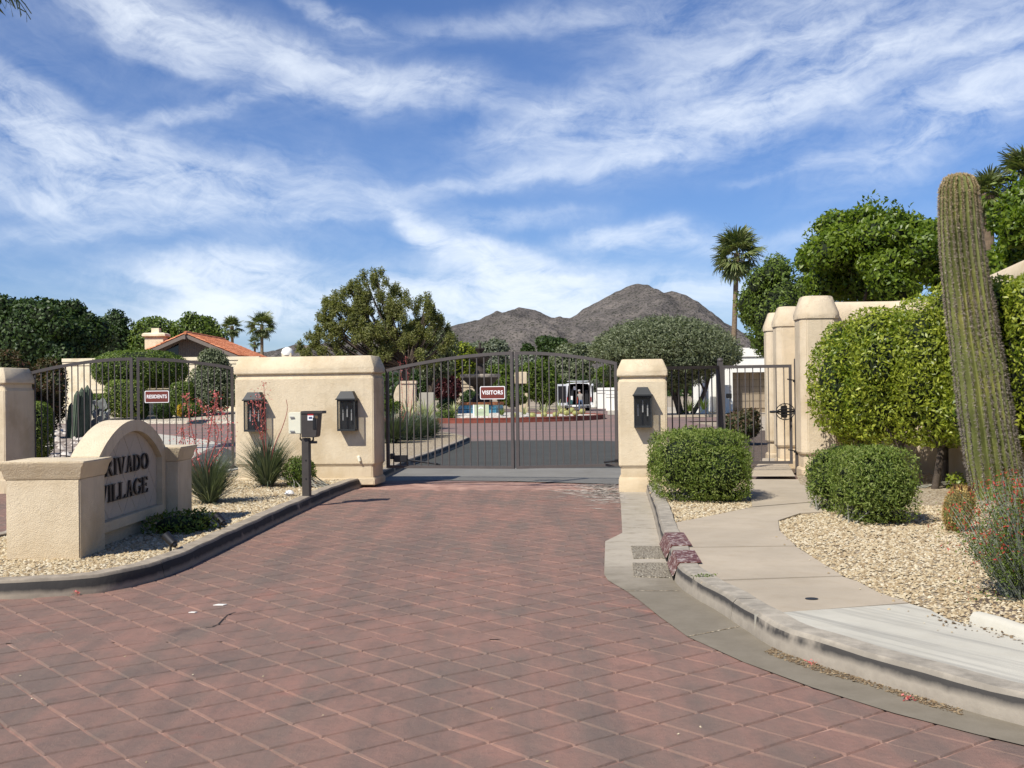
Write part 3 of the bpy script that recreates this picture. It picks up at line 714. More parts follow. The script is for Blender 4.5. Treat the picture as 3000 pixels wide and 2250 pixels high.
def trunk_mesh(base, top, r0, r1, bend, seed, n=8, limbs=(), ring=8):
    m = MB(); rr = random.Random(seed); base, top = Vector(base), Vector(top); pts = []
    off = Vector((rr.uniform(-1, 1), rr.uniform(-1, 1), 0)) * bend
    for k in range(n + 1):
        t = k / n; pts.append(base.lerp(top, t) + off * math.sin(t * math.pi))
    m.tube(pts, [r0 + (r1 - r0) * (k / n) ** .8 for k in range(n + 1)], ring)
    for (a, b, ra) in limbs:
        a = pts[int(a * n)]; b = Vector(b); mid = a.lerp(b, .5) + Vector((rr.uniform(-1, 1), rr.uniform(-1, 1), rr.uniform(0, 1))) * (b - a).length * .12
        m.tube([a, a.lerp(mid, .5), mid, mid.lerp(b, .5), b], [ra, ra * .85, ra * .65, ra * .45, ra * .2], 6)
    return m
def tree(name, label, cat, base, blobs, n, Ln, Wd, mat, seed, tr=.15, group=None, core=.72, depth=.2, limbs=True, bark=None, ktrunk=1, **kw):
    base = Vector(base); root = empty(name, base, label, cat, group)
    rr = random.Random(seed); cz = sum(b[0][2] for b in blobs) / len(blobs); cx_ = sum(b[0][0] for b in blobs) / len(blobs); cy_ = sum(b[0][1] for b in blobs) / len(blobs)
    for k in range(ktrunk):
        bb = base + Vector((rr.uniform(-1, 1), rr.uniform(-.5, .5), 0)) * (0 if ktrunk == 1 else tr * 4)
        top = Vector((cx_ + (rr.uniform(-1, 1) * tr * 8 if ktrunk > 1 else 0), cy_, cz))
        lb = [(rr.uniform(.4, .8), b[0], tr * .5) for b in rr.sample(blobs, min(len(blobs), 7))] if limbs else []
        trunk_mesh(bb, top, tr, tr * .5, tr * 1.5, seed + k, limbs=lb).build('trunk', bark or BARK, root, smooth=True)
    crown('crown', blobs, n, Ln, Wd, mat, root, seed, depth=depth, core=core, **kw)
    return root
def bush(name, label, base, blobs, n, Ln, Wd, mat, seed, group=None, core=.86, cat='bush', twigs=0, **kw):
    base = Vector(base); root = empty(name, base, label, cat, group)
    crown('foliage', blobs, n, Ln, Wd, mat, root, seed, core=core, **kw)
    m = MB(); rr = random.Random(seed)
    for k in range(max(5, twigs)):
        b = rr.choice(blobs); a = rr.uniform(0, 6.28); r_ = rr.uniform(.1, .95) if twigs else .3
        e = Vector((b[0][0] + math.cos(a) * b[1][0] * r_, b[0][1] + math.sin(a) * b[1][1] * r_, max(base.z + .05, b[0][2] - b[1][2] * rr.uniform(-.2, .5))))
        s = base + Vector((rr.uniform(-.12, .12), rr.uniform(-.1, .1), 0)) * (3 if twigs else 1)
        m.tube([s, s.lerp(e, .5) + Vector((rr.uniform(-.05, .05), 0, rr.uniform(-.03, .04))), e], [.012, .008, .004], 4)
    m.build('stems', TWIG, root)
    return root
def blades(base, n, ln, w, mat, parent, seed, arch=.55, spread=1.0, name='leaves', segs=4, zmin=None):
    rs = np.random.RandomState(seed); V = []; F = []; b = 0
    for k in range(n):
        a = rs.uniform(0, 6.283); tilt = abs(rs.normal(0, .5)) * spread + .08; L_ = ln * rs.uniform(.65, 1.1); d = np.array([math.cos(a), math.sin(a)]); side = np.array([-d[1], d[0], 0]) * w * .5
        x = rs.uniform(0, .10); z = 0.0; ang = math.pi / 2 - tilt
        p = np.array([base[0] + d[0] * x, base[1] + d[1] * x, base[2]])
        for s in range(segs + 1):
            f = 1 - (s / segs) ** 1.6; V += [p - side * max(f, .04), p + side * max(f, .04)]
            if s < segs:
                p = p + np.array([d[0] * math.cos(ang), d[1] * math.cos(ang), math.sin(ang)]) * L_ / segs; ang -= arch * rs.uniform(.3, 1.2) / segs * (1 + s * .5)
                if zmin is not None and p[2] < zmin: p[2] = zmin
        for s in range(segs): F.append((b + 2 * s, b + 2 * s + 1, b + 2 * s + 3, b + 2 * s + 2))
        b = len(V)
    return mesh(name, np.array(V), np.array(F), mat, parent)

# ---- palms
def frond_mesh(k, ln=1.0, nl=22):
    rs = np.random.RandomState(100 + k); V = []; F = []
    # petiole along +X then a fan
    pet = .45 * ln
    V += [(0, -.02 * ln, 0), (0, .02 * ln, 0), (pet, .012 * ln, .02), (pet, -.012 * ln, .02)]; F.append((0, 1, 2, 3))
    for i in range(nl):
        a = (i / (nl - 1) - .5) * R(210) + rs.normal(0, .04); L_ = ln * (.62 - .12 * abs(i / (nl - 1) - .5)) * rs.uniform(.85, 1.1); wd = .060 * ln
        dx, dy = math.cos(a), math.sin(a); b = len(V); z0 = .02
        for s, (t, f) in enumerate(((0, .5), (.55, 1), (.85, .6), (1.0, .05))):
            z = z0 - .34 * L_ * t ** 3 * rs.uniform(.6, 1.2) * (1 if t > .5 else .3) + .05 * L_ * t
            cx_, cy_ = pet + dx * L_ * t, dy * L_ * t
            V += [(cx_ + dy * wd * f * .5, cy_ - dx * wd * f * .5, z), (cx_ - dy * wd * f * .5, cy_ + dx * wd * f * .5, z + .01)]
        for s in range(3): F.append((b + 2 * s, b + 2 * s + 1, b + 2 * s + 3, b + 2 * s + 2))
    me = bpy.data.meshes.new('frond'); me.from_pydata([tuple(map(float, v)) for v in V], [], F); me.materials.append(L_PALM); return me
FR = [frond_mesh(k) for k in range(4)]
def palm(label, base, top, r_trunk, flen, nf, seed, group='fan palms', lean=.0):
    base, top = Vector(base), Vector(top); root = empty('palm_tree', base, label, 'palm tree', group); rr = random.Random(seed)
    m = MB(); n = 14; pts = [base.lerp(top, k / n) + Vector((lean * math.sin(k / n * math.pi), 0, 0)) for k in range(n + 1)]
    rad = [r_trunk * (1.25 - .35 * k / n) * (1 + .05 * (k % 2)) for k in range(n + 1)]; rad[-1] *= 1.3; rad[-2] *= 1.2
    m.tube(pts, rad, 10); m.build('trunk', PBARK, root, smooth=True)
    for k in range(nf):
        o = bpy.data.objects.new('frond', FR[k % 4]); C.objects.link(o); o.parent = root
        t = (k + .5) / nf; el = R(82) - t * R(142) + rr.uniform(-.12, .12); az = k * 2.39996 + rr.uniform(-.2, .2)
        o.rotation_euler = (rr.uniform(-.5, .5), -el, az); o.location = top - base + Vector((0, 0, -t * flen * .25))
        s = flen * rr.uniform(.85, 1.1) * (1 if t < .75 else .85); o.scale = (s, s, s)
    return root

# ------------------------------------------------------------------ gateway masonry
def oct_ring(c, hx, hy, ch, z, rz):
    cs, sn = math.cos(rz), math.sin(rz); out = []
    for x, y in ((-hx + ch, -hy), (hx - ch, -hy), (hx, -hy + ch), (hx, hy - ch), (hx - ch, hy), (-hx + ch, hy), (-hx, hy - ch), (-hx, -hy + ch)):
        out.append((c[0] + x * cs - y * sn, c[1] + x * sn + y * cs, z))
    return out
def pier(label, fl, w, d, rz, zs, cat='pillar', mat=STUC, group=None, name='gate_pillar', ch=.02, inset_=.03, taper=.07, zg=0):
    """fl: front-left foot; zs: plinth top, shaft foot, shaft top, cap foot, cap shoulder, cap top"""
    cs, sn = math.cos(rz), math.sin(rz); fl = Vector(fl)
    c = fl + Vector((cs, sn, 0)) * w / 2 + Vector((-sn, cs, 0)) * d / 2
    root = empty(name, (c.x, c.y, zg), label, cat, group)
    def seg(nm, levels):
        m = MB(); m.loft([oct_ring(c, w / 2 - i, d / 2 - i, max(ch, .004), z, rz) for z, i in levels]); m.build(nm, mat, root, bevel=.012)
    p, s0, s1, k0, k1, k2 = zs; i = inset_
    seg('plinth', [(zg - .05, -.005), (p - .02, -.004), (p, .01)])
    seg('shaft', [(p - .01, i), (s0 - .015, i), (s0, 0), (s1, 0), (s1 + .012, i * .9), (k0 + .01, i)])
    seg('cap', [(k0, .0), (k0 + .01, -.014), (k1, -.012), (k2 - .01, taper - .01), (k2, taper)])
    return root, c
pier('tan stucco pillar with one lantern between the visitors gate and the walk', PR0, .775, .72, UR, (.235, .41, 1.76, 1.83, 1.93, 2.105))
pier('wide tan stucco wall pier carrying two lanterns between the two gates', WL0, 2.50, .80, UR, (.16, .39, 1.895, 1.97, 2.075, 2.275), name='gate_wall', cat='wall', zg=.08)
pier('tan stucco pillar cut by the left edge of the photo', PL1 - U * .95, .95, .95, UR, (.235, .41, 1.75, 1.855, 1.94, 2.13))
# walk-side pillar cluster and garden wall
PPa = R(-3)
pp0 = P(2351, 1300, 20.1); pp0.z = 0
def tallpier(label, fl, w, d, rz, top, name='wall_pillar', foot=.12, cat='pillar'):
    cs, sn = math.cos(rz), math.sin(rz); fl = Vector(fl); c = fl + Vector((cs, sn, 0)) * w / 2 + Vector((-sn, cs, 0)) * d / 2
    root = empty(name, (c.x, c.y, 0), label, cat)
    def seg(nm, lv):
        m = MB(); m.loft([oct_ring(c, w / 2 - i, d / 2 - i, ch, z, rz) for z, i, ch in lv]); m.build(nm, STUC2, root, bevel=.014)
    seg('plinth', [(foot - .1, 0, .09), (foot + .09, .0, .09), (foot + .11, .02, .09)])
    seg('shaft', [(foot + .1, .045, .09), (foot + .32, .045, .09), (foot + .36, 0, .10), (top - .40, 0, .10)])
    seg('cap', [(top - .41, -.02, .11), (top - .31, -.025, .11), (top - .10, .045, .11), (top, .075, .11)])
    return root, c
tallpier('tall tan stucco pillar beside the open walk gate, nearest the sidewalk', pp0, .66, .68, PPa, 3.22)
pb0 = P(2281, 1300, 22.9); pb0.z = 0
tallpier('second tall stucco pillar behind the walk gate', pb0, .56, .6, PPa, 3.24)
pc0 = P(2251, 1300, 25.0); pc0.z = 0
tallpier('farthest narrow stucco pillar behind the walk gate', pc0, .42, .5, PPa, 3.26)
def wallrun(name, pts, th, h, label, mat=STUC2, capz=.36, cat='wall', tops=None):
    root = empty(name, (pts[0][0], pts[0][1], 0), label, cat); n = len(pts); pts = [Vector((p[0], p[1], 0)) for p in pts]
    tops = tops or [h] * n; no = []
    for i in range(n):
        t = (pts[min(i + 1, n - 1)] - pts[max(i - 1, 0)]).normalized(); no.append(Vector((-t.y, t.x, 0)))
    def sw(nm, a, prof):
        m = MB(); m.loft([[pts[i] + no[i] * x * th + Vector((0, 0, (tops[i] if zz > 0 else 0) + (z if zz > 0 else z))) for x, z, zz in prof][::-1] for i in range(n)]); m.build(nm, mat, root, smooth=True)
    sw('wall_body', 0, [(-.5, -.1, 0), (-.5, -capz, 1), (.5, -capz, 1), (.5, -.1, 0)])
    sw('wall_cap', 0, [(-.62, -capz - .002, 1), (-.64, -capz + .10, 1), (-.46, -.06, 1), (-.25, 0, 1), (.25, 0, 1), (.46, -.06, 1), (.64, -capz + .10, 1), (.62, -capz - .002, 1)])
    return root
wpts = [(6.35, 20.75), (6.75, 20.7), (7.1, 20.5), (7.3, 20.0), (7.38, 18.6), (7.38, 17.4), (7.34, 16), (7.25, 14), (7.2, 11)]
q0 = P(2462, 1300, 20.7)
wpts[0] = (q0.x - .1, 20.72)
wallrun('garden_wall', wpts, .30, 3.1, 'tan stucco garden wall with rounded cap sweeping up toward the right behind the hedge', tops=[3.14, 3.14, 3.14, 3.14, 3.22, 3.32, 3.42, 3.5, 3.5])
wallrun('garden_wall', [(pb0.x + .55, 23.2), (pp0.x + .62, 20.85)], .3, 3.0, 'short stretch of stucco wall between the first and second tall pillars')

# ------------------------------------------------------------------ gates
def bar(m, a, b, w, d):
    """rectangular bar a-b, w across the gate plane direction U, d through it"""
    a, b = Vector(a), Vector(b); t = (b - a).normalized(); up = Vector((0, 0, 1))
    if abs(t.z) > .7: s1, s2 = GU.copy(), GV.copy()
    else: s1 = (up - t * t.z).normalized(); s2 = t.cross(s1)
    m.loft([[p + s1 * x * w / 2 + s2 * y * d / 2 for x, y in ((-1, -1), (1, -1), (1, 1), (-1, 1))] for p in (a, b)]); return m
def gate_leaf(name, label, p0, p1, zb0, zb1, topf, npick, cat='gate', group='driveway gate leaves', stile=.05, hstile=.045):
    """leaf between p0 and p1 (plan), topf(t) gives the height of the top rail, zb the bottom rail"""
    global GU, GV
    p0, p1 = Vector((*p0[:2], 0)), Vector((*p1[:2], 0)); d = p1 - p0; GU = d.normalized(); GV = Vector((-GU.y, GU.x, 0))
    root = empty(name, (p0.x, p0.y, 0), label, cat, group)
    at = lambda t, z: p0 + d * t + Vector((0, 0, z)); zb = lambda t: zb0 + (zb1 - zb0) * t; L_ = d.length
    n = 10; m = MB(); rings = []
    for k in range(n + 1):
        t = k / n; z = topf(t); rings.append([at(t, z) + GV * y + Vector((0, 0, x)) for x, y in ((-.055, -.025), (-.055, .025), (0, .025), (0, -.025))])
    m.loft([r[::-1] for r in rings]); m.build('top_rail', IRON, root)
    m = MB(); bar(m, at(0, zb(0)), at(1, zb(1)), .05, .046); m.build('bottom_rail', IRON, root)
    for t in (0.0, 1.0):
        s = 1 if t == 0 else -1; tt = t + s * stile / 2 / L_; m = MB(); bar(m, at(tt, zb(t) - .024), at(tt, topf(t) - .004), stile, .052); m.build('stile', IRON, root)
    for k in range(npick):
        t = (k + 1) / (npick + 1); m = MB(); bar(m, at(t, zb(t) + .02), at(t, topf(t) - .03), .017, .017); m.build('picket', IRON, root)
    return root, at
g0 = P(1133, 1300, 20.75); g1 = P(1811, 1300, 19.45)
def zz(px, py, D): return P(px, py, D).z
gt0, gtm, gt1 = 2.05, 2.315, 2.09
mid = (g0 + g1) / 2
arch = lambda a, b, c: (lambda s: a + (b - a) * math.sin(s * math.pi / 2) ** .9 if s <= 1 else c + (b - c) * math.sin((2 - s) * math.pi / 2) ** .9)
gm0 = P(1506.5, 1300, 19.88); gm1 = P(1513, 1300, 19.87)
av = arch(zz(1133, 1082, g0.y), zz(1506, 1030, 19.9), zz(1811, 1061, g1.y))
zbL, zbM, zbR = zz(1133, 1367, g0.y), zz(1506, 1369, 19.9), zz(1811, 1362, g1.y)
leafA, atA = gate_leaf('gate_leaf', 'left leaf of the visitors driveway gate, carrying the visitors sign', g0, gm0, zbL, zbM, lambda t: av(t), 17)
leafB, atB = gate_leaf('gate_leaf', 'right leaf of the visitors driveway gate, hinged at the single lantern pillar', gm1, g1, zbM, zbR, lambda t: av(1 + t), 14)
r0 = P(86, 1300, 20.5); r1 = P(686, 1300, 21.2); rm0 = P(391, 1300, 20.7); rm1 = P(402, 1300, 20.71)
rv = arch(zz(86, 1090, r0.y), zz(393, 1047, 20.7), zz(686, 1075, r1.y))
gate_leaf('gate_leaf', 'left leaf of the residents driveway gate, hinged at the leftmost pillar', r0, rm0, .3, .3, lambda t: rv(t), 16)
gate_leaf('gate_leaf', 'right leaf of the residents driveway gate, carrying the residents sign', rm1, r1, .3, .3, lambda t: rv(1 + t), 14)
# gate operators at the feet
def operator(a, b, label, big=True):
    a, b = Vector(a), Vector(b); root = empty('gate_operator', a, label, 'gate motor arm', 'arms that swing the visitors gate')
    m = MB(); m.tube([a, b], .016, 8); m.build('arm', BLACK, root, smooth=True)
    if big:
        m = MB(); c = a.lerp(b, .18); m.box(c, (.24, .09, .12), UR); m.build('motor_housing', BLACK, root, bevel=.01)
        m = MB(); m.box(a + Vector((0, 0, .02)), (.06, .12, .1), UR); m.build('bracket', BLACK, root)
    else:
        m = MB(); m.box(b, (.06, .05, .05), UR); m.build('bracket', BLACK, root)
operator(P(1150, 1340, 20.6), P(1290, 1361, 20.45), 'black motor arm at the foot of the left visitors gate leaf')
operator(P(1770, 1354, 19.45), P(1806, 1350, 19.3), 'short black arm at the foot of the right visitors gate leaf', False)
# signs on the gates
def textmesh(txt, size, mat, name, parent, org, ux_, uz_, nrm, off=.004, bold=.0, sx=1.0):
    cu = bpy.data.curves.new(name, 'FONT'); cu.body = txt; cu.size = size; cu.align_x = 'CENTER'; cu.align_y = 'CENTER'; cu.offset = bold; cu.resolution_u = 4; cu.space_character = 1.04
    cu.extrude = .001
    o = bpy.data.objects.new(name, cu); C.objects.link(o); dg = bpy.context.evaluated_depsgraph_get(); me = bpy.data.meshes.new_from_object(o.evaluated_get(dg))
    bpy.data.objects.remove(o); me.materials.clear(); me.materials.append(mat); me.name = name
    M = Matrix((ux_ * sx, uz_, nrm)).transposed().to_4x4(); M.translation = org + nrm * off; me.transform(M)
    return link(bpy.data.objects.new(name, me), parent)
def rrect(w, h, r, n=5):
    out = []
    for cx_, cy_, a0 in ((w / 2 - r, h / 2 - r, 0), (-w / 2 + r, h / 2 - r, 90), (-w / 2 + r, -h / 2 + r, 180), (w / 2 - r, -h / 2 + r, 270)):
        for k in range(n + 1): a = R(a0 + 90 * k / n); out.append((cx_ + r * math.cos(a), cy_ + r * math.sin(a)))
    return out
def gatesign(txt, px0, px1, py0, py1, D, label, size, rz, sxx=1.0):
    c = P((px0 + px1) / 2, (py0 + py1) / 2, D); w = W(px1 - px0, D); h = W(py1 - py0, D)
    ux_ = Vector((math.cos(rz), math.sin(rz), 0)); uz_ = Vector((0, 0, 1)); nr = ux_.cross(uz_)
    if nr.y > 0: nr = -nr
    root = empty('gate_sign', c, label, 'sign')
    def plate(nm, ww, hh, r, o0, o1, mat):
        m = MB(); m.loft([[c + ux_ * x + uz_ * y + nr * o for x, y in rrect(ww, hh, r)] for o in (o0, o1)]); m.build(nm, mat, root)
    plate('backing', w, h, .022, 0, .004, SIGNWHITE)
    plate('face', w - .026, h - .026, .016, .0045, .006, SIGNBROWN)
    textmesh(txt, size, SIGNWHITE, 'lettering', root, c + Vector((0, 0, 0)), ux_, uz_, nr, .0075, .0022, sx=sxx)
gatesign('VISITORS', 1406, 1480, 1131.5, 1169.5, 19.93, 'brown VISITORS sign with white border on the visitors gate', .096, UR, .90)
gatesign('RESIDENTS', 424.5, 494.5, 1144.5, 1180, 20.66, 'brown RESIDENTS sign with white border on the residents gate', .088, R(3), .80)
# walk gate and its fixed panel
D1 = 20.9; w0 = P(2322, 1300, D1); w1 = P(2118, 1300, 21.1)
post = P(2113, 1300, 21.12)
def flat(z): return lambda t: z
ztop = zz(2220, 1069, D1)
leafC, atC = gate_leaf('walk_gate', 'flat topped pedestrian gate standing closed beside the tall stucco pillar', w1, w0, zz(2220, 1356, D1), zz(2220, 1356, D1), flat(ztop), 8, group=None)
def fence_panel():
    a = P(1950, 1300, 19.55); b = P(2106, 1300, 21.08)
    r, at = gate_leaf('fence_panel', 'fixed metal fence panel between the lantern pillar and the walk gate post', a, b, .2, .25, lambda t: zz(2000, 1073, 19.6) * (1 - t) + ztop * t - .0, 7, cat='fence', group=None, stile=.03)
fence_panel()
pr = empty('gate_post', (post.x, post.y, 0), 'square metal post with small cap holding the latch of the walk gate', 'post')
m = MB(); m.box((post.x, post.y, 1.05), (.095, .095, 2.14)); m.build('shaft', IRON, pr, bevel=.006)
m = MB(); m.lathe([(.05, 0), (.06, .02), (.045, .05), (.01, .07)], (post.x, post.y, 2.12), 10); m.build('finial', IRON, pr, smooth=True)
m = MB(); m.box((post.x + .14, post.y - .06, zz(2130, 1160, 21)), (.10, .05, .085)); m.build('latch_box', BLACK, pr, bevel=.006)
hp = P(2334, 1300, 20.75)
pr = empty('hinge_post', (hp.x, hp.y, 0), 'slim metal hinge post against the tall stucco pillar', 'post')
m = MB(); m.box((hp.x, hp.y, 1.12), (.05, .05, 2.05)); m.build('shaft', IRON, pr, bevel=.004)
for z in (1.78, .52):
    m = MB(); m.tube([(hp.x - .16, hp.y - .03, z), (hp.x, hp.y - .03, z - .03)], .012, 6); m.box((hp.x - .03, hp.y - .03, z - .035), (.05, .05, .04)); m.build('hinge', BLACK, pr)
# round lock guard with lever
lg = P(2300, 1206, 20.8); root = empty('lock_guard', lg, 'round black cage lock guard with lever on the walk gate', 'lock')
m = MB()
for k in range(8):
    a0 = k * math.pi / 8; pts = [lg + Vector((.165 * math.cos(t) * 1.0, -.05 * math.sin(a0) - .02, .145 * math.sin(t) * math.cos(a0 * .98))) for t in [math.pi * 2 * j / 20 for j in range(21)]]
    if k in (0, 3, 5): m.tube(pts, .009, 5)
m.tube([lg + Vector((0, -.04, .15)), lg + Vector((0, -.05, -.15))], .009, 5); m.tube([lg + Vector((.08, -.04, .12)), lg + Vector((.08, -.05, -.12))], .008, 5); m.tube([lg + Vector((-.08, -.04, .12)), lg + Vector((-.08, -.05, -.12))], .008, 5)
m.build('cage', BLACK, root, smooth=True)
m = MB(); m.tube([lg + Vector((.15, -.03, 0)), lg + Vector((-.10, -.03, 0)), lg + Vector((-.2, -.03, 0))], .02, 8); m.tube([lg + Vector((-.2, -.03, 0)), lg + Vector((-.28, -.03, 0))], [.026, .02], 8); m.build('lever', BLACK, root, smooth=True)
m = MB(); m.box(lg + Vector((-.01, .01, 0)), (.10, .03, .22)); m.build('lock_plate', BLACK, root, bevel=.01)

# ------------------------------------------------------------------ lanterns
GLASS = Mat('lantern_glass', .08, .5); GLASS.b.inputs['Transmission Weight'].default_value = .0
GLASS.col((.018, .02, .022)); GLASS.b.inputs['Alpha'].default_value = .42; GLASS = GLASS.m
LBACK = plain('lantern_back', (.03, .032, .034), .5)
LROOF = plain('lantern_roof', (.026, .028, .028), .55, .3)
CANDLE = plain('candle_sleeve', (.75, .74, .70), .5)
BULB = plain('bulb_clear', (.55, .56, .55), .1, .6)
def lantern(px0, px1, py0, py1, D, label, first=None):
    c = P((px0 + px1) / 2, (py0 + py1) / 2, D); w = W(px1 - px0, D) ; h = W(py1 - py0, D); d = .21
    root = empty('wall_lantern', c, label, 'lantern', 'box lanterns on the gateway')
    M = Matrix.Translation(c) @ Matrix.Rotation(UR, 4, 'Z')
    def b(m, x, y, z, sx_, sy_, sz_): m.box((x, y, z), (sx_, sy_, sz_), 0, M)
    hb = h * .78; zb = -h / 2; zt = zb + hb; ww = w * .90
    m = MB(); b(m, 0, -.006, (zb + zt) / 2, ww, .012, hb); m.build('back_plate', LBACK, root)
    m = MB()
    for x in (-1, 1):
        b(m, x * (ww / 2 - .009), -d + .009, (zb + zt) / 2, .018, .018, hb); b(m, x * (ww / 2 - .007), -.02, (zb + zt) / 2, .014, .014, hb)
    for z in (zb + .012, zt - .012):
        b(m, 0, -d + .009, z, ww - .038, .018, .024)
        for x in (-1, 1): b(m, x * (ww / 2 - .009), -d / 2, z, .018, d - .05, .024)
    m.build('frame', LROOF, root)
    m = MB(); b(m, 0, -d / 2, zb - .004, ww, d, .010); m.build('base', LROOF, root)
    m = MB(); rw, rd = w / 2 + .002, d + .03
    for z0, z1, a0, a1 in ((zt, zt + .022, 0, 0), (zt + .022, h / 2, .01, .075)):
        m.loft([[M @ Vector((x, y, z)) for x, y in ((-rw + a, -rd + a), (rw - a, -rd + a), (rw - a, 0), (-rw + a, 0))] for z, a in ((z0, a0), (z1, a1))])
    m.build('roof', LROOF, root)
    m = MB(); m.add([M @ Vector(v) for v in ((-ww / 2 + .018, -d + .006, zb + .02), (ww / 2 - .018, -d + .006, zb + .02), (ww / 2 - .018, -d + .006, zt - .02), (-ww / 2 + .018, -d + .006, zt - .02))], [(0, 1, 2, 3)])
    for x in (-1, 1): m.add([M @ Vector(v) for v in ((x * (ww / 2 - .006), -d + .018, zb + .02), (x * (ww / 2 - .006), -.03, zb + .02), (x * (ww / 2 - .006), -.03, zt - .02), (x * (ww / 2 - .006), -d + .018, zt - .02))], [(0, 1, 2, 3)])
    m.build('glass', GLASS, root)
    for x, z in ((-.075, -.06), (0, .0), (.075, -.06)):
        m = MB(); m.lathe([(.0115, 0), (.0115, .13)], (0, 0, 0), 8); m.v = [tuple(M @ (Vector(v) + Vector((x, -d * .55, zb + .17 + (z + .06))))) for v in m.v]; cdl = m.build('candle', CANDLE, root, smooth=True)
        m = MB(); m.lathe([(.005, 0), (.012, .025), (.004, .06)], (0, 0, 0), 8); m.v = [tuple(M @ (Vector(v) + Vector((x, -d * .55, zb + .302 + (z + .06))))) for v in m.v]; m.build('bulb', BULB, cdl, smooth=True)
    return root
def facey(px): # depth of gateway face line at pixel column
    for D in np.arange(17, 23, .01):
        p = P(px, 1200, D); 
        if (Vector((p.x, p.y, 0)) - PR0).dot(Vn) > 0 and px > 1500: return D
        if (Vector((p.x, p.y, 0)) - WL1).dot(Vn) > 0 and px < 1500: return D
lantern(1855, 1912, 1134, 1250, facey(1884) - .004, 'black lantern on the single pillar right of the visitors gate')
lantern(722, 782, 1149, 1262, facey(752) - .004, 'dark lantern on the wide wall, left one, behind pink flower stalks')
lantern(993, 1052, 1146, 1260, facey(1022) - .004, 'dark lantern on the wide wall, right one, beside the visitors gate')
# small capped conduit on the wide wall
cc = P(1051, 1340, facey(1051) - .02); m = MB(); m.tube([cc + Vector((0, .02, 0)), cc, cc + Vector((.02, -.02, -.07))], [.035, .03, .022], 8); tag(m.build('wall_spout', BEIGEBOX), 'small pale spout low on the wide gate wall', 'spout')

# ------------------------------------------------------------------ keypad stand
kb = G(899, 1457, .13); root = empty('keypad_stand', kb, 'brown gate keypad on a post beside the entry lane kerb', 'keypad')
KD = kb.y; kz = lambda py, px=899: P(px, py, KD).z
m = MB(); m.box((kb.x, KD, (kz(1283) + .10) / 2), (.112, .10, kz(1283) - .10), R(-8)); m.build('post', BROWNBOX, root, bevel=.008)
for py in (1348, 1402): m = MB(); m.box((kb.x, KD - .053, kz(py)), (.018, .01, .018), R(-8)); m.build('bolt', BLACK, root)
x0, x1, x2 = P(886, 1240, KD).x, P(934, 1240, KD).x, P(949, 1240, KD).x; zt, zb = kz(1209), kz(1281); y0, y1 = KD - .10, KD + .16
m = MB(); m.loft([[(x0, y0, z), (xx, y0, z), (xx + .015, y1, z), (x0 + .02, y1, z)] for z, xx in ((zb, x1 - .035), (zb + .02, x1 - .02), (zt, x1 + .01))]); m.build('housing', BROWNBOX, root, bevel=.006)
m = MB(); m.loft([[(x0 - .004, y0 - .012, z), (x2, y0 - .012, z), (x2 + .01, y1 + .01, z), (x0 + .01, y1 + .01, z)] for z in (kz(1212), kz(1204))]); m.build('hood', BROWNBOX, root, bevel=.004)
m = MB(); m.box(((x1 + x0) / 2 + .07, y0 + .02, kz(1240)), (.04, .06, .16)); m.build('keypad_face', BLACK, root)
def card(nm, pxa, pxb, pya, pyb, y, mat):
    a, b = P(pxa, pya, y), P(pxb, pyb, y); m = MB(); m.box(((a.x + b.x) / 2, y, (a.z + b.z) / 2), (b.x - a.x, .003, a.z - b.z)); return m.build(nm, mat, root)
card('red_sticker', 901, 918, 1207.5, 1217, y0 - .004, plain('sticker_red', (.42, .03, .03), .5)); card('white_sticker', 901, 918, 1217.5, 1231.5, y0 - .004, SIGNWHITE)
card('sticker_print', 904.5, 914.5, 1221, 1227, y0 - .0065, plain('sticker_blue', (.10, .13, .22), .5)); card('lock_plate', 923, 931, 1219, 1226, y0 - .004, plain('brass', (.16, .10, .05), .5))
m = MB(); bx0, bx1 = P(849, 1240, KD).x, P(886, 1240, KD).x; m.box(((bx0 + bx1) / 2, KD - .01, (kz(1207) + kz(1270)) / 2), (bx1 - bx0, .15, kz(1207) - kz(1270)), R(-4)); m.build('relay_box', BEIGEBOX, root, bevel=.008)
for py in (1221, 1262): m = MB(); m.box((bx0 + .05, KD - .095, kz(py)), (.06, .02, .014)); m.build('clasp', plain('steel_clasp', (.3, .3, .3), .4) if py == 1221 else bpy.data.materials['steel_clasp'], root)
m = MB(); m.tube([(x0 - .03, KD, kz(1268)), (x0 - .035, KD, kz(1285)), (x0 + .03, KD, kz(1300)), (kb.x - .03, KD - .02, kz(1302))], .012, 6); m.build('cable', BLACK, root, smooth=True)
m = MB(); m.tube([(kb.x + .05, KD, kz(1298)), (kb.x + .1, KD, kz(1290)), (kb.x + .1, KD, kz(1278))], .016, 6); m.box((kb.x + .10, KD, kz(1296)), (.11, .05, .035)); m.build('bracket', BROWNBOX, root)

# ------------------------------------------------------------------ village sign
def capped_pier(label, x0, y0, w, d, top, flare=.06):
    root = empty('sign_pier', (x0 + w / 2, y0 + d / 2, .1), label, 'pier', 'stucco piers flanking the village sign')
    m = MB(); m.box((x0 + w / 2, y0 + d / 2, (top - .17) / 2 + .02), (w, d, top - .17 - .02)); m.build('shaft', STUC, root, bevel=.012)
    rr_ = lambda e, z: [(x0 - e, y0 - e, z), (x0 + w + e, y0 - e, z), (x0 + w + e, y0 + d + e, z), (x0 - e, y0 + d + e, z)]
    m = MB(); m.loft([rr_(-.001, top - .171), rr_(.012, top - .155), rr_(.035, top - .06), rr_(flare - .005, top - .03), rr_(flare, top - .005), rr_(flare - .01, top)]); m.build('cap', STUC, root, bevel=.006)
    return root
capped_pier('nearest square stucco pier of the village sign, standing in front of its lettering', -4.66, 10.66, .68, .66, 1.02)
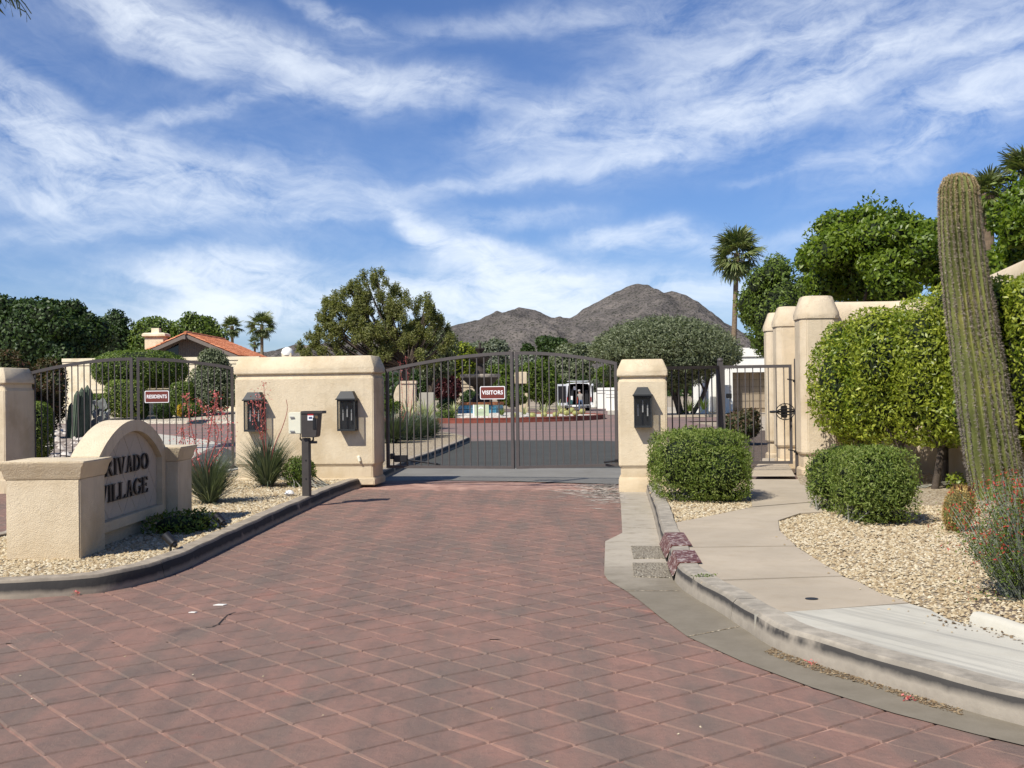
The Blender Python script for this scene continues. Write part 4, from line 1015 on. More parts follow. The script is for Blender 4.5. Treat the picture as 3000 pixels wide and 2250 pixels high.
capped_pier('farther square stucco pier of the village sign, past the lettering', -4.48, 13.42, .60, .60, 1.02)
sgn = empty('village_sign', (-4.15, 12.3, .1), 'arched stucco sign panel reading PRIVADO VILLAGE between two piers', 'sign')
SX0, SX1, SY0, SY1 = -4.29, -4.01, 11.26, 13.40
def archp(inset_, zlo, n=18, y0=SY0, y1=SY1, spring=1.03, rise=.33):
    """outline in the (y, z) plane"""
    a = (y1 - y0) / 2 - inset_; cy_ = (y0 + y1) / 2; out = [(cy_ - a, zlo), (cy_ + a, zlo)]
    r_ = (a * a + rise * rise) / (2 * rise); zc = spring - inset_ * .9 + rise - r_; t1 = math.asin(min(1, a / r_))
    for k in range(n + 1): t = t1 - 2 * t1 * k / n; out.append((cy_ + r_ * math.sin(t), zc + r_ * math.cos(t)))
    return out
outer = archp(0, .27); inn = archp(.13, .37)
def ring_yz(poly, x): return [(x, y, z) for y, z in poly]
m = MB(); m.loft([ring_yz(outer, SX0)[::1], ring_yz(outer, SX1 - .075)]); m.build('panel_body', STUC, sgn, smooth=True)
# raised border on the lettered face
m = MB(); n = len(outer); vs = ring_yz(outer, SX1 - .0751) + ring_yz(outer, SX1) + ring_yz(inn, SX1) + ring_yz(inn, SX1 - .073)
fs = []
for i in range(n):
    j = (i + 1) % n; fs += [(i, j, n + j, n + i), (n + i, n + j, 2 * n + j, 2 * n + i), (2 * n + i, 2 * n + j, 3 * n + j, 3 * n + i)]
m.add(vs, fs); m.build('border', STUC, sgn, smooth=True)
m = MB(); m.box(((SX0 + SX1) / 2 - .03, (SY0 + SY1) / 2, .19), (.2, SY1 - SY0 - .03, .17)); m.build('footing', STUC2, sgn)
# diamond stone tiles inside the recess
TILE = stonemat('sign_stone_tile', [(.44, .375, .28), (.50, .43, .33), (.55, .475, .365)])
def clip_convex(poly, win):
    out = poly
    for i in range(len(win)):
        a, b = win[i], win[(i + 1) % len(win)]; inp, out = out, []
        if not inp: break
        sd = lambda p: (b[0] - a[0]) * (p[1] - a[1]) - (b[1] - a[1]) * (p[0] - a[0])
        for k in range(len(inp)):
            p, q = inp[k], inp[(k + 1) % len(inp)]; sp1, sq = sd(p), sd(q)
            if sp1 >= 0: out.append(p)
            if (sp1 >= 0) != (sq >= 0): t = sp1 / (sp1 - sq); out.append((p[0] + (q[0] - p[0]) * t, p[1] + (q[1] - p[1]) * t))
    return out
rndt = random.Random(9); hd = .215
win = [(y, z) for y, z in archp(.135, .375)]
for i in range(-8, 9):
    for j in range(-8, 9):
        cy_, cz_ = 12.33 + (i + j) * hd * .5 * 2 * .5, .72 + (i - j) * hd * .5
        cy_, cz_ = 12.33 + (i + j) * hd, .80 + (i - j) * hd
        e = hd - .004
        pl = clip_convex([(cy_ - e, cz_), (cy_, cz_ - e), (cy_ + e, cz_), (cy_, cz_ + e)], win)
        if len(pl) >= 3:
            xx = SX1 - .064 + rndt.uniform(-.0008, .0008); m = MB(); m.loft([ring_yz(pl, SX1 - .0745), ring_yz(pl, xx)]); m.build('tile', TILE, sgn)
# serif capitals, built as thick and thin strokes (units: cap height 1)
def stroke(p, q, w):
    p, q = Vector(p), Vector(q); t = (q - p).normalized(); return p, q, w
def glyph(ch):
    T, H = .15, .06; S = []   # S: list of polygons
    def vbar(x, w=T, y0=0, y1=1): S.append([(x - w / 2, y0), (x + w / 2, y0), (x + w / 2, y1), (x - w / 2, y1)])
    def serif(x, y, w=.34): S.append([(x - w / 2, y - .02 if y > .5 else y), (x + w / 2, y - .02 if y > .5 else y), (x + w / 2, y + .0 if y > .5 else y + .045), (x - w / 2, y + 0 if y > .5 else y + .045)]) if False else S.append([(x - w / 2, y - (.045 if y > .5 else 0)), (x + w / 2, y - (.045 if y > .5 else 0)), (x + w / 2, y + (0 if y > .5 else .045)), (x - w / 2, y + (0 if y > .5 else .045))])
    def dia(x0, y0, x1, y1, w): S.append([(x0 - w / 2, y0), (x0 + w / 2, y0), (x1 + w / 2, y1), (x1 - w / 2, y1)])
    def arc(cx_, cy_, rx, ry, a0, a1, w0, w1, n=12):
        for k in range(n):
            t0, t1 = R(a0 + (a1 - a0) * k / n), R(a0 + (a1 - a0) * (k + 1) / n)
            def pt(t, s):
                w = w0 * abs(math.sin(t)) + w1 * abs(math.cos(t)); return (cx_ + (rx - s * w) * math.cos(t), cy_ + (ry - s * w) * math.sin(t))
            S.append([pt(t0, 0), pt(t1, 0), pt(t1, 1), pt(t0, 1)])
    def hbar(x0, x1, y, h=.05): S.append([(x0, y - h / 2), (x1, y - h / 2), (x1, y + h / 2), (x0, y + h / 2)])
    if ch in 'PR':
        vbar(.16); serif(.16, 0); serif(.16, 1); arc(.28, .74, .34, .26, 90, -90, .05, T); hbar(.16, .3, .975); hbar(.16, .3, .505); wd = .66
        if ch == 'R': dia(.68, 0, .36, .50, T); serif(.72, 0, .26); wd = .84
    elif ch == 'I': vbar(.17); serif(.17, 0); serif(.17, 1); wd = .34
    elif ch == 'V': dia(.40, 0, .14, 1, T); dia(.42, 0, .68, 1, H); serif(.14, 1, .32); serif(.68, 1, .26); wd = .82
    elif ch == 'A': dia(.68, 0, .41, 1, T); dia(.14, 0, .40, 1, H); serif(.14, 0, .26); serif(.68, 0, .32); hbar(.24, .60, .33); wd = .82
    elif ch == 'D': vbar(.16); serif(.16, 0, .3); serif(.16, 1, .3); arc(.30, .5, .50, .5, 90, -90, .05, T); hbar(.16, .32, .975); hbar(.16, .32, .025); wd = .82
    elif ch == 'O': arc(.44, .5, .42, .51, 0, 360, .05, T, 22); wd = .88
    elif ch == 'L': vbar(.16); serif(.16, 0, .3); serif(.16, 1); hbar(.16, .62, .025); S.append([(.62, 0), (.66, .24), (.62, .24), (.52, .05)]); wd = .68
    elif ch == 'E': vbar(.16); hbar(.02, .62, .025); hbar(.02, .60, .975); hbar(.2, .48, .51); vbar(.48, .04, .41, .61); S.append([(.62, 0), (.67, .25), (.63, .25), (.52, .05)]); S.append([(.60, 1), (.63, .77), (.59, .77), (.5, .95)]); wd = .70
    elif ch == 'G': arc(.46, .5, .44, .51, 50, 322, .05, T, 18); vbar(.76, T, .08, .42); serif(.76, .46, .34); S.append([(.70, .98), (.76, .70), (.72, .70), (.62, .90)]); wd = .90
    return S, wd
def carve(txt, yc, zc, hgt, width):
    gs = [glyph(c) for c in txt]; gap = .045; tot = sum(g[1] for g in gs) + gap * (len(gs) - 1); sx_ = width / tot; y = yc - width / 2
    for ch, (S, wd) in zip(txt, gs):
        m = MB()
        for k, pl in enumerate(S):
            eps = k * .00015; q = [(y + a * sx_, zc + (b - .5) * hgt) for a, b in pl]
            ar = sum(q[i][0] * q[(i + 1) % len(q)][1] - q[(i + 1) % len(q)][0] * q[i][1] for i in range(len(q)))
            if ar < 0: q = q[::-1]
            m.loft([ring_yz(q, SX1 - .055), ring_yz(q, SX1 - .040 + eps)])
        m.build('letter', BRONZE, sgn); y += (wd + gap) * sx_
carve('PRIVADO', 12.14, .895, .175, 1.58); carve('VILLAGE', 12.14, .635, .175, 1.52)

# spot lights on stakes
def spot(px, py0, py1, label):
    b = G(px, py1, .12); root = empty('spot_light', b, label, 'spotlight', 'small black spotlights in front of the sign'); h = W(py1 - py0, b.y)
    m = MB(); m.tube([b - Vector((0, 0, .05)), b + Vector((0, 0, h * .55))], .012, 6); m.build('stake', BLACK, root)
    c = b + Vector((0, 0, h * .72)); d = Vector((-.5, .2, .45)).normalized()
    m = MB(); m.tube([c - d * .08, c - d * .055, c - d * .05, c + d * .05, c + d * .075], [.022, .03, .042, .046, .05], 10); m.build('lamp_head', BLACK, root, smooth=True)
    m = MB(); m.tube([c - d * .08, b + Vector((.0, 0, h * .5))], .016, 6); m.build('bracket', BLACK, root)
spot(500, 1570, 1617, 'small black spotlight on a stake, nearer the front sign pier')
spot(645, 1512, 1549, 'small black spotlight on a stake, farther along the kerb beside the shaded patch')

# ------------------------------------------------------------------ saguaro
def saguaro():
    bse = G(2922, 1462, .12); D = bse.y
    ctr = [(2926, 1475), (2918, 1400), (2902, 1300), (2888, 1210), (2872, 1100), (2852, 980), (2838, 880), (2822, 760), (2813, 660), (2809, 580), (2808, 513)]
    axis = [P(x, y, D) for x, y in ctr]; axis[0].z = .08
    axis = resample(axis, .055)
    L_ = len(axis); tot = L_ - 1
    hw_px = [(0, 74), (.12, 78), (.3, 76), (.45, 71), (.6, 68), (.75, 62), (.88, 58), (.94, 55), (.975, 44), (.992, 24), (1, 3)]
    hw = lambda t: np.interp(t, [a for a, b in hw_px], [W(b, D) for a, b in hw_px])
    # even out the rounded top
    nr, per = 21, 8; n = nr * per; V = []; F = []; rings = []
    ts = list(np.linspace(0, .93, 66)) + list(.93 + .07 * np.sin(np.linspace(.12, math.pi / 2, 12)))
    def pos(t):
        f = t * tot; i = min(int(f), tot - 1); return axis[i].lerp(axis[i + 1], f - i)
    rv_ = random.Random(4); ph = [rv_.uniform(-.04, .04) for _ in range(nr)]
    ribpts = []
    for t in ts:
        p = pos(t); r = float(hw(t)) * (1 + .018 * math.sin(t * 19) + .02 * math.sin(t * 47 + 1)) - .012
        tw = .10 * math.sin(t * 2.4); d = .26 + .05 * math.sin(t * 11); ring = []
        for k in range(n):
            a = 2 * math.pi * k / n; c = math.cos(a * nr); rr_ = r * (1 - d * (.5 - .5 * c) ** .8 * .9)
            aa = a + tw + .06 * math.sin(a * 3 + t * 5); ring.append(p + Vector((math.cos(aa) * rr_, math.sin(aa) * rr_, 0)))
        V += ring; rings.append((t, p, r, tw))
    m_ = len(ts)
    F = [(i * n + k, i * n + (k + 1) % n, (i + 1) * n + (k + 1) % n, (i + 1) * n + k) for i in range(m_ - 1) for k in range(n)]
    V.append(pos(1.0)); top = len(V) - 1; Ft = [((m_ - 1) * n + k, (m_ - 1) * n + (k + 1) % n, top) for k in range(n)]
    root = empty('saguaro_cactus', bse, 'tall ribbed saguaro cactus leaning in front of the trimmed hedge', 'cactus')
    m = Mat('saguaro_skin', .65, .25)
    big = m.noise(2.2, 5, .6, sc=(1, 1, .6)); c = m.ramp(big, [(.35, (.085, .10, .028)), (.55, (.15, .165, .045)), (.7, (.26, .25, .06))])
    sc_ = m.noise(9, 5, .7, sc=(1, 1, .3)); c = m.mix(m.math('MULTIPLY', m.ramp(sc_, [(.55, 0.0), (.72, 1.0)]), .6), c, (.17, .15, .10)); m.col(c); m.bump(m.noise(50, 4), .006)
    me_o = mesh('stem', [tuple(v) for v in V], F + Ft, m.m, root, smooth=True)
    sp = Mat('saguaro_spine', .6, .3)
    sx = sp.N.new('ShaderNodeSeparateXYZ'); sp.L.new(sp.pos, sx.inputs[0])
    hz = sp.ramp(sp.math('DIVIDE', sx.outputs[2], 5.0), [(.15, (.20, .17, .14)), (.5, (.27, .22, .17)), (.72, (.30, .24, .17)), (.85, (.46, .36, .18)), (.88, (.56, .42, .2))]); sp.col(sp.mix(sp.math('MULTIPLY', sp.island(), .5), hz, (.34, .30, .24)))
    rs = np.random.RandomState(2); SV = []; SF = []
    nt_ = 150; tt = np.concatenate([np.linspace(.01, .55, 80), np.linspace(.555, .93, 85), np.linspace(.935, .998, 20)])
    for t in tt:
        p = pos(t); r = float(hw(t)) - .012; tw = .10 * math.sin(t * 2.4)
        for k in range(nr):
            a = 2 * math.pi * k / nr; aa = a + tw + .06 * math.sin(a * 3 + t * 5); o = np.array([math.cos(aa), math.sin(aa), 0]); q = np.array(p) + o * r + np.array([0, 0, rs.uniform(-.008, .008)])
            if o[1] > .55: continue
            up = max(0, (t - .93) / .07)
            for s in range(12):
                d = o * rs.uniform(.2, 1) + np.array([-o[1], o[0], 0]) * rs.normal(0, .75) + np.array([0, 0, rs.normal(0, .6) + up * 1.5]); d /= np.linalg.norm(d)
                ln = rs.uniform(.028, .055) * (1.1 if t < .6 else .85); w = np.cross(d, [rs.normal(), rs.normal(), rs.normal()]); w = w / (np.linalg.norm(w) + 1e-6) * .0042; b = len(SV)
                SV += [q - w, q + w, q + d * ln]; SF.append((b, b + 1, b + 2))
    tag(mesh('spines', np.array(SV), np.array(SF), sp.m, me_o), kind='stuff')
saguaro()
def barrel(px, py0, py1, D0=None, label='', size=None, group=None, name='barrel_cactus', tilt=(.0, 0), z0=.12, nsp=22, spk=11):
    b = G(px, py1, z0) if D0 is None else P(px, py1, D0); h = W(py1 - py0, b.y); r = size or h * .42
    root = empty(name, b, label, 'cactus', group); nr, per = nsp, 6; n = nr * per; V = []; F = []; m_ = 14
    T = Matrix.Translation(b) @ Matrix.Rotation(tilt[0], 4, 'Y') @ Matrix.Rotation(tilt[1], 4, 'X')
    for i in range(m_):
        t = i / (m_ - 1); ph = t * math.pi * .97 + .02; rr0 = r * math.sin(ph) ** .75; z = h * (.5 - .5 * math.cos(ph))
        for k in range(n): a = 2 * math.pi * k / n; rr_ = rr0 * (1 - .13 * (.5 - .5 * math.cos(a * nr))); V.append(tuple(T @ Vector((rr_ * math.cos(a), rr_ * math.sin(a), z))))
    F = [(i * n + k, i * n + (k + 1) % n, (i + 1) * n + (k + 1) % n, (i + 1) * n + k) for i in range(m_ - 1) for k in range(n)]
    bst = mesh('stem', V, F, bpy.data.materials['barrel_skin' if z0 == .12 and D0 is None else 'barrel_skin_pale'], root, smooth=True)
    rs = np.random.RandomState(int(px)); SV = []; SF = []
    for i in range(22):
        t = (i + .5) / 22; ph = t * math.pi * .97; rr0 = r * math.sin(ph) ** .75; z = h * (.5 - .5 * math.cos(ph))
        for k in range(nr):
            a = 2 * math.pi * k / nr; o = np.array([math.cos(a), math.sin(a), 0]); q = o * rr0 + np.array([0, 0, z])
            for s in range(spk):
                d = o * math.sin(ph) * .9 + np.array([-o[1], o[0], 0]) * rs.normal(0, .8) + np.array([0, 0, rs.normal(0, .7) - math.cos(ph) * .8]); d /= np.linalg.norm(d)
                w = np.cross(d, rs.normal(size=3)); w = w / (np.linalg.norm(w) + 1e-6) * r * .02; c0 = len(SV)
                for vv in (q - w, q + w, q + d * r * rs.uniform(.14, .28)): SV.append(np.array(T @ Vector(vv)))
                SF.append((c0, c0 + 1, c0 + 2))
    tag(mesh('spines', np.array(SV), np.array(SF), bpy.data.materials['barrel_spine'], bst), kind='stuff')
    return root
bk = plain('barrel_skin', (.11, .10, .03), .7, var=.3, scale=8); bsn = leafmat('barrel_spine', [(.17, .09, .025), (.34, .21, .055), (.54, .40, .15)], .6, .1, patch=.1)
br = barrel(2797, 1425, 1556, None, 'golden spined barrel cactus tilting toward the saguaro foot', size=.145, tilt=(.16, .1))
# woolly crown with dead fruits
c = G(2797, 1556, .12); T = Matrix.Translation(c) @ Matrix.Rotation(.16, 4, 'Y') @ Matrix.Rotation(.1, 4, 'X'); hh = W(131, c.y)
m = MB(); m.lathe([(.085, hh - .035), (.07, hh - .01), (.03, hh + .006), (.002, hh + .01)], (0, 0, 0), 12); m.v = [tuple(T @ Vector(v)) for v in m.v]; m.build('woolly_crown', plain('wool', (.55, .42, .16), .9), br, smooth=True)
dfm = plain('dead_fruit', (.07, .035, .015), .9)
for k in range(14):
    a = k * 2.4; rr_ = .05 + .035 * (k % 3); q = T @ Vector((rr_ * math.cos(a), rr_ * math.sin(a), hh - .01)); m = MB(); m.tube([q, q + Vector((math.cos(a) * .02, math.sin(a) * .02, .035))], [.012, .006], 5); m.build('dead_fruit', dfm, br)

# ------------------------------------------------------------------ clipped hedge on bare stems along the garden wall
hx = [(5.62, 19.0), (5.98, 18.0), (6.42, 17.2), (6.72, 16.4), (7.0, 15.3)]
htops = [2.52, 2.78, 2.98, 3.05, 3.08]; hlows = [.80, .74, .72, .72, .72]; hr = [(.70, 1.0), (.78, .8), (.80, .75), (.62, .75), (.46, .8)]
hlab = ['clipped hedge tree next to the tall stucco pillar, first of the row', 'clipped hedge tree second from the tall stucco pillar', 'clipped hedge tree in the middle of the row, just left of the saguaro', 'clipped hedge tree behind the saguaro', 'clipped hedge tree at the right edge of the photo']
for k, (x, y) in enumerate(hx):
    rs = np.random.RandomState(40 + k); zt_, zl = htops[k], hlows[k]; zc = (zt_ + zl) / 2; hz_ = (zt_ - zl) / 2
    bl = [((x, y, zc), (*hr[k], hz_))] + [((x + rs.uniform(-.45, .3) * hr[k][0], y + rs.uniform(-.7, .5) * hr[k][1], zc + rs.uniform(-.75, .8) * hz_), (hr[k][0] * .6, .42, .40)) for _ in range(8)]
    if k == 99: bl = [((x + .02, y, zc), (.60, .8, hz_ * .97))] + [((x - .22, y - .1, zc - .15), (.55, .6, .62)), ((x + .2, y - .3, zc + .45), (.5, .5, .42))]
    root = empty('hedge_tree', (x, y, .12), hlab[k], 'hedge', 'hedge trees along the garden wall')
    tx = [[(.02, 0)], [(-.1, -.35), (.12, .3)], [(-.25, -.2), (.05, .2)], [(-.3, -.25), (.1, .1)], [(-.1, 0)]][k]
    for i, (dx, dy) in enumerate(tx):
        trunk_mesh((x + dx, y + dy, .1), (x + dx * .6 + .05, y + dy, zl + .5), .055, .045, .05, k * 3 + i, limbs=[(.5, (x + dx + .3, y + dy - .2, zl + .5), .03), (.6, (x + dx - .3, y + dy + .2, zl + .5), .03)]).build('trunk', BARK, root, smooth=True)
    sh = []
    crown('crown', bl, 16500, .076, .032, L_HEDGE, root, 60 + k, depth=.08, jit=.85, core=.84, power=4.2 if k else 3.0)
m = MB(); m.box((P(2480, 1300, 19.6).x, 19.6, .85), (.12, .10, 1.6)); m.build('post', plain('weathered_wood', (.09, .045, .025), .9, var=.4, scale=10), None).name = 'wooden_post'
tag(bpy.data.objects['wooden_post'], 'dark brown wooden post under the first hedge tree', 'post')

# ------------------------------------------------------------------ low clipped bushes
def boxbush(label, px0, px1, py0, base_py, dd, n, seed, zb=.12, extra=(), px_b=None):
    b = G((px0 + px1) / 2, base_py, zb); D = b.y + dd / 2; w = W(px1 - px0, b.y + dd * .35) / 2 * .96; b.x *= (b.y + dd * .4) / b.y; h = W(base_py - py0, b.y) ; c = (b.x, D, zb + h * .52)
    bl = [(c, (w * .97, dd / 2, h * .50))] + [((c[0] + e[0] * w, c[1] + e[1] * dd / 2, c[2] + e[2] * h), (w * e[3], dd / 2 * e[3], h * e[3] * .62)) for e in extra]
    bl += [(cc, (.09, .09, .08)) for cc, _ in sub_blobs(c, (w * .95, dd / 2 * .95, h * .50), 60, .2, np.random.RandomState(seed), .99, -.5)]
    return bush('clipped_bush', label, (b.x, D, zb), bl, n, .046, .016, L_BUSH, seed, group='low clipped bushes beside the walk', core=.84, depth=.075, jit=1.1, power=6.0, twigs=34)
boxbush('rounded box shaped green bush between the lantern pillar and the walk', 1903, 2203, 1268, 1478, 1.55, 30000, 11, extra=((-.3, -.3, .06, .6), (.35, .1, .07, .55), (.3, -.5, -.1, .6)))
boxbush('green bush left of its taller twin, in front of the tall stucco pillar', 2388, 2545, 1330, 1508, 1.1, 13000, 12, extra=((.2, 0, .06, .6),))
boxbush('fuller green bush with grey dead twigs at its foot, farther from the pillar', 2465, 2675, 1322, 1546, 1.35, 24000, 13, extra=((-.2, -.3, .05, .6), (.3, .2, .05, .6)))
# grey-stemmed shrub with red flowers
def redshrub():
    b = G(3058, 1758, .12); root = empty('flowering_shrub', b, 'grey twiggy shrub with small red flowers cut by the right edge', 'shrub'); rs = np.random.RandomState(8); m = MB(); tips = []
    for k in range(900):
        a = rs.uniform(0, 6.28); rr_ = rs.uniform(0, .22); t = abs(rs.normal(0, .42)); p = Vector((b.x + rr_ * math.cos(a), b.y + rr_ * math.sin(a) + .1, .1)); d = Vector((math.sin(t) * math.cos(a), math.sin(t) * math.sin(a) * .9, math.cos(t)))
        L_ = rs.uniform(.55, .93) * (1 - .12 * t); pts = [p]; q = p.copy()
        for s in range(4): q = q + d * L_ / 4; d = (d + Vector((rs.normal(0, .12), rs.normal(0, .12), .02))).normalized(); pts.append(q.copy())
        m.tube(pts, [.0042, .0035, .003, .0022, .0013], 3, False) if k < 560 else None; tips.append(pts)
    m.build('stems', plain('grey_stem', (.23, .25, .19), .8, var=.35, scale=14), root)
    Pp = []; Fp = []
    for pts in tips:
        for s in range(22): f = rs.uniform(.25, 1) * 4; i = min(3, int(f)); q = pts[i].lerp(pts[i + 1], f - i); Pp.append(tuple(q + Vector(rs.normal(0, .02, 3))))
        if rs.uniform() < .55:
            for s in range(5): q = pts[4 if s < 3 else 3]; Fp.append(tuple(q + Vector(rs.normal(0, .022, 3))))
    V, F = leafmesh(np.array(Pp), rs.normal(size=(len(Pp), 3)), .026, .010, rs); mesh('foliage', V, F, L_GREEN, root)
    V, F = leafmesh(np.array(Fp), rs.normal(size=(len(Fp), 3)), .030, .009, rs); mesh('flowers', V, F, leafmat('petal_red', [(.30, .015, .015), (.45, .035, .03), (.5, .08, .05)], .6, .3), root)
redshrub()
dirt = [G(*p, .12) for p in [(2800, 1800), (2860, 1740), (2950, 1690), (3200, 1650), (3300, 1850), (3000, 1860)]]
sheet('soil_patch', dirt, .1195, MULCH)
# low green plants by the walk wall
bush('ground_plant', 'small bright green plant between the hedge stems', G(2687, 1428, .12), [((G(2687, 1428).x, 17.0, .22), (.14, .14, .12))], 260, .06, .03, L_HEDGE, 21, core=0, cat='plant')
for k, (px, py) in enumerate(((2066, 1694), (2040, 1698))):
    b = G(px, py, .14); rs = np.random.RandomState(k); Pp = np.array([b + Vector((rs.normal(0, .05), rs.normal(0, .02), rs.uniform(.0, .03))) for _ in range(60)]); V, F = leafmesh(Pp, rs.normal(size=(60, 3)) + np.array([0, 0, 1]), .03, .012, rs)
    if k == 0: tag(mesh('weed', V, F, L_GREEN), 'small green weed growing in the kerb joint', 'weed')

# ------------------------------------------------------------------ island planting
def flower_stalk(pts, root, seed, dense=1.0, lead=.35):
    m = MB(); pts = resample(pts, .05); n = len(pts); m.tube(pts, [.010 - .006 * k / n for k in range(n)], 5); stk = m.build('flower_stalk', plain('coral_stalk', (.30, .07, .06), .6) if 'coral_stalk' not in bpy.data.materials else bpy.data.materials['coral_stalk'], root)
    rs = np.random.RandomState(seed); s = int(n * lead); Pp = []
    for k in range(s, n):
        w = .022 + .03 * math.sin((k - s) / max(1, n - s) * math.pi)
        for _ in range(int(9 * dense)): Pp.append(tuple(pts[k] + Vector((rs.normal(0, w), rs.normal(0, w), rs.normal(0, .02)))))
    if not Pp: return
    V, F = leafmesh(np.array(Pp), rs.normal(size=(len(Pp), 3)), .034, .018, rs, .2); mesh('flowers', V, F, L_FLOWER, stk)
def yucca(label, px, py, n, ln, w, seed, stalks=(), group='red yuccas on the entry island', zmin=.13, D=None, arch=.6, spread=1.0):
    b = G(px, py, .13) if D is None else P(px, py, D); root = empty('red_yucca', b, label, 'plant', group)
    blades(b, n, ln, w, L_YUCCA, root, seed, arch=arch, spread=spread, zmin=zmin)
    for k, (st, dn, ld) in enumerate(stalks): flower_stalk([b] + [P(x, y, b.y + dy) for x, y, dy in st], root, seed + k, dn, ld)
    return root
yucca('spiky grey green red yucca in front of the left lantern, coral flower stalks', 783, 1420, 900, .86, .017, 31,
      [([(772, 1300, 0), (765, 1220, -.1), (752, 1150, -.2)], 1.0, .5), ([(778, 1280, 0), (775, 1180, 0), (773, 1122, 0)], .7, .62), ([(800, 1320, 0), (828, 1250, 0), (842, 1200, 0), (838, 1170, 0)], 0.01, .9), ([(770, 1300, 0), (745, 1225, -.1), (740, 1175, -.1)], .7, .55)], D=18.85)
yucca('spiky red yucca beside the sign pier, its coral stalks leaning over the residents gate', 614, 1472, 850, .78, .016, 32,
      [([(590, 1380, 0), (560, 1250, 0), (545, 1158, 0)], 1.3, .35), ([(600, 1380, 0), (612, 1280, 0), (636, 1152, 0)], 1.6, .5), ([(605, 1380, 0), (640, 1270, 0), (612, 1220, 0), (579, 1172, 0)], 1.2, .5), ([(580, 1390, 0), (548, 1320, 0), (534, 1250, 0), (530, 1310, .05)], 1.2, .35), ([(615, 1370, 0), (660, 1300, 0), (668, 1240, 0), (648, 1200, 0)], .9, .4)])
bush('low_bush', 'low green leafy plant sprawling at the foot of the village sign', (-3.72, 12.75, .12), [((-3.7, 12.75, .2), (.36, .5, .15)), ((-3.5, 12.9, .2), (.22, .3, .16))], 1500, .05, .02, L_GREEN, 33, core=.6, cat='plant')
bush('small_shrub', 'small dark green shrub right behind the keypad post', G(918, 1428, .12), [((G(918, 1428).x, G(918, 1428, .12).y + .2, .36), (.27, .25, .27))], 2400, .05, .02, L_GREEN, 34, core=.5, cat='plant', twigs=16)
bush('small_shrub', 'sparse pale shrub between the yucca and the keypad post', G(858, 1405, .12), [((G(858, 1405).x, G(858, 1405, .12).y + .1, .26), (.28, .22, .20))], 700, .04, .014, L_GREY, 35, core=0, cat='plant', twigs=30)
b = G(848, 1452, .13); m = MB(); m.lathe([(.05, 0), (.075, .03), (.05, .07), (.01, .085)], b, 8); tag(m.build('pale_rock', WHCHIP, smooth=True), 'lone pale rock on the gravel left of the keypad post', 'rock')
# planting on the far part of the island, seen through the visitors gate
D = 27.5
for k, (px, py, n, ln) in enumerate(((1150, 1296, 900, 1.05), (1192, 1288, 900, 1.0), (1228, 1282, 900, 1.0), (1262, 1277, 700, .85))):
    b = G(px, py, .13)
    yucca('dense grey green yucca behind the gate, ' + ['nearest the wide gate wall', 'second from the wide gate wall', 'third from the wide gate wall', 'farthest from the wide gate wall'][k], px, py, n, ln, .03, 36 + k, [[([(1178, 1200, 0), (1172, 1060, 0)], .8, .3), ([(1196, 1180, 0), (1188, 1045, 0)], .8, .3)], [([(1206, 1180, 0), (1212, 1115, 0)], .5, .5)], [], []][k], group='yuccas behind the visitors gate', spread=1.5)
def agave(label, px, py, D, n, ln, w, seed, group='striped agaves on the roundabout', mat=None, spread=1.1):
    b = P(px, py, D); root = empty('agave', b, label, 'plant', group); blades(b, n, ln, w, mat or L_AGAVE, root, seed, arch=.5, spread=spread, segs=4); return root
agave('variegated agave behind the yucca, left of another', 1195, 1238, 42, 60, 1.0, .06, 41, 'pale striped agaves beyond the yuccas')
agave('variegated agave behind the yucca, beside the beige cabinet', 1248, 1232, 42, 60, 1.0, .06, 42, 'pale striped agaves beyond the yuccas')

# ------------------------------------------------------------------ roundabout and fountain
RC = P(1408, 1200, 69); RC.z = 0; RR = 7.4
circ = [RC + Vector((RR * math.cos(t), RR * math.sin(t), 0)) for t in [2 * math.pi * k / 48 for k in range(49)]]
kr_ = empty('roundabout_kerb', RC, None, None); kr_['kind'] = 'structure'
for s in range(12):
    m = MB(); rings = []
    for k in range(s * 4, s * 4 + 5):
        a = 2 * math.pi * k / 48; e = Vector((math.cos(a), math.sin(a), 0)); rings.append([RC + e * (RR + x) + Vector((0, 0, z)) for x, z in ((0, -.02), (-.02, .26), (-.25, .27), (-.25, -.02))])
    m.loft([r[::-1] for r in rings]); m.build('kerb_stone', KERBRED, kr_)
PEB = gravmat('white_pebbles', [(.5, .45, .37), (.66, .61, .52), (.78, .73, .64)], 9)
sheet('roundabout_bed', circ[:-1], .2, PEB)
m = MB(); m.lathe([(4.4, .19), (3.2, .34), (2.6, .42)], RC, 24, True); o = m.build('bed_mound', PEB, None, smooth=True); tag(o, kind='structure')
fz = lambda py: P(1408, py, 69).z
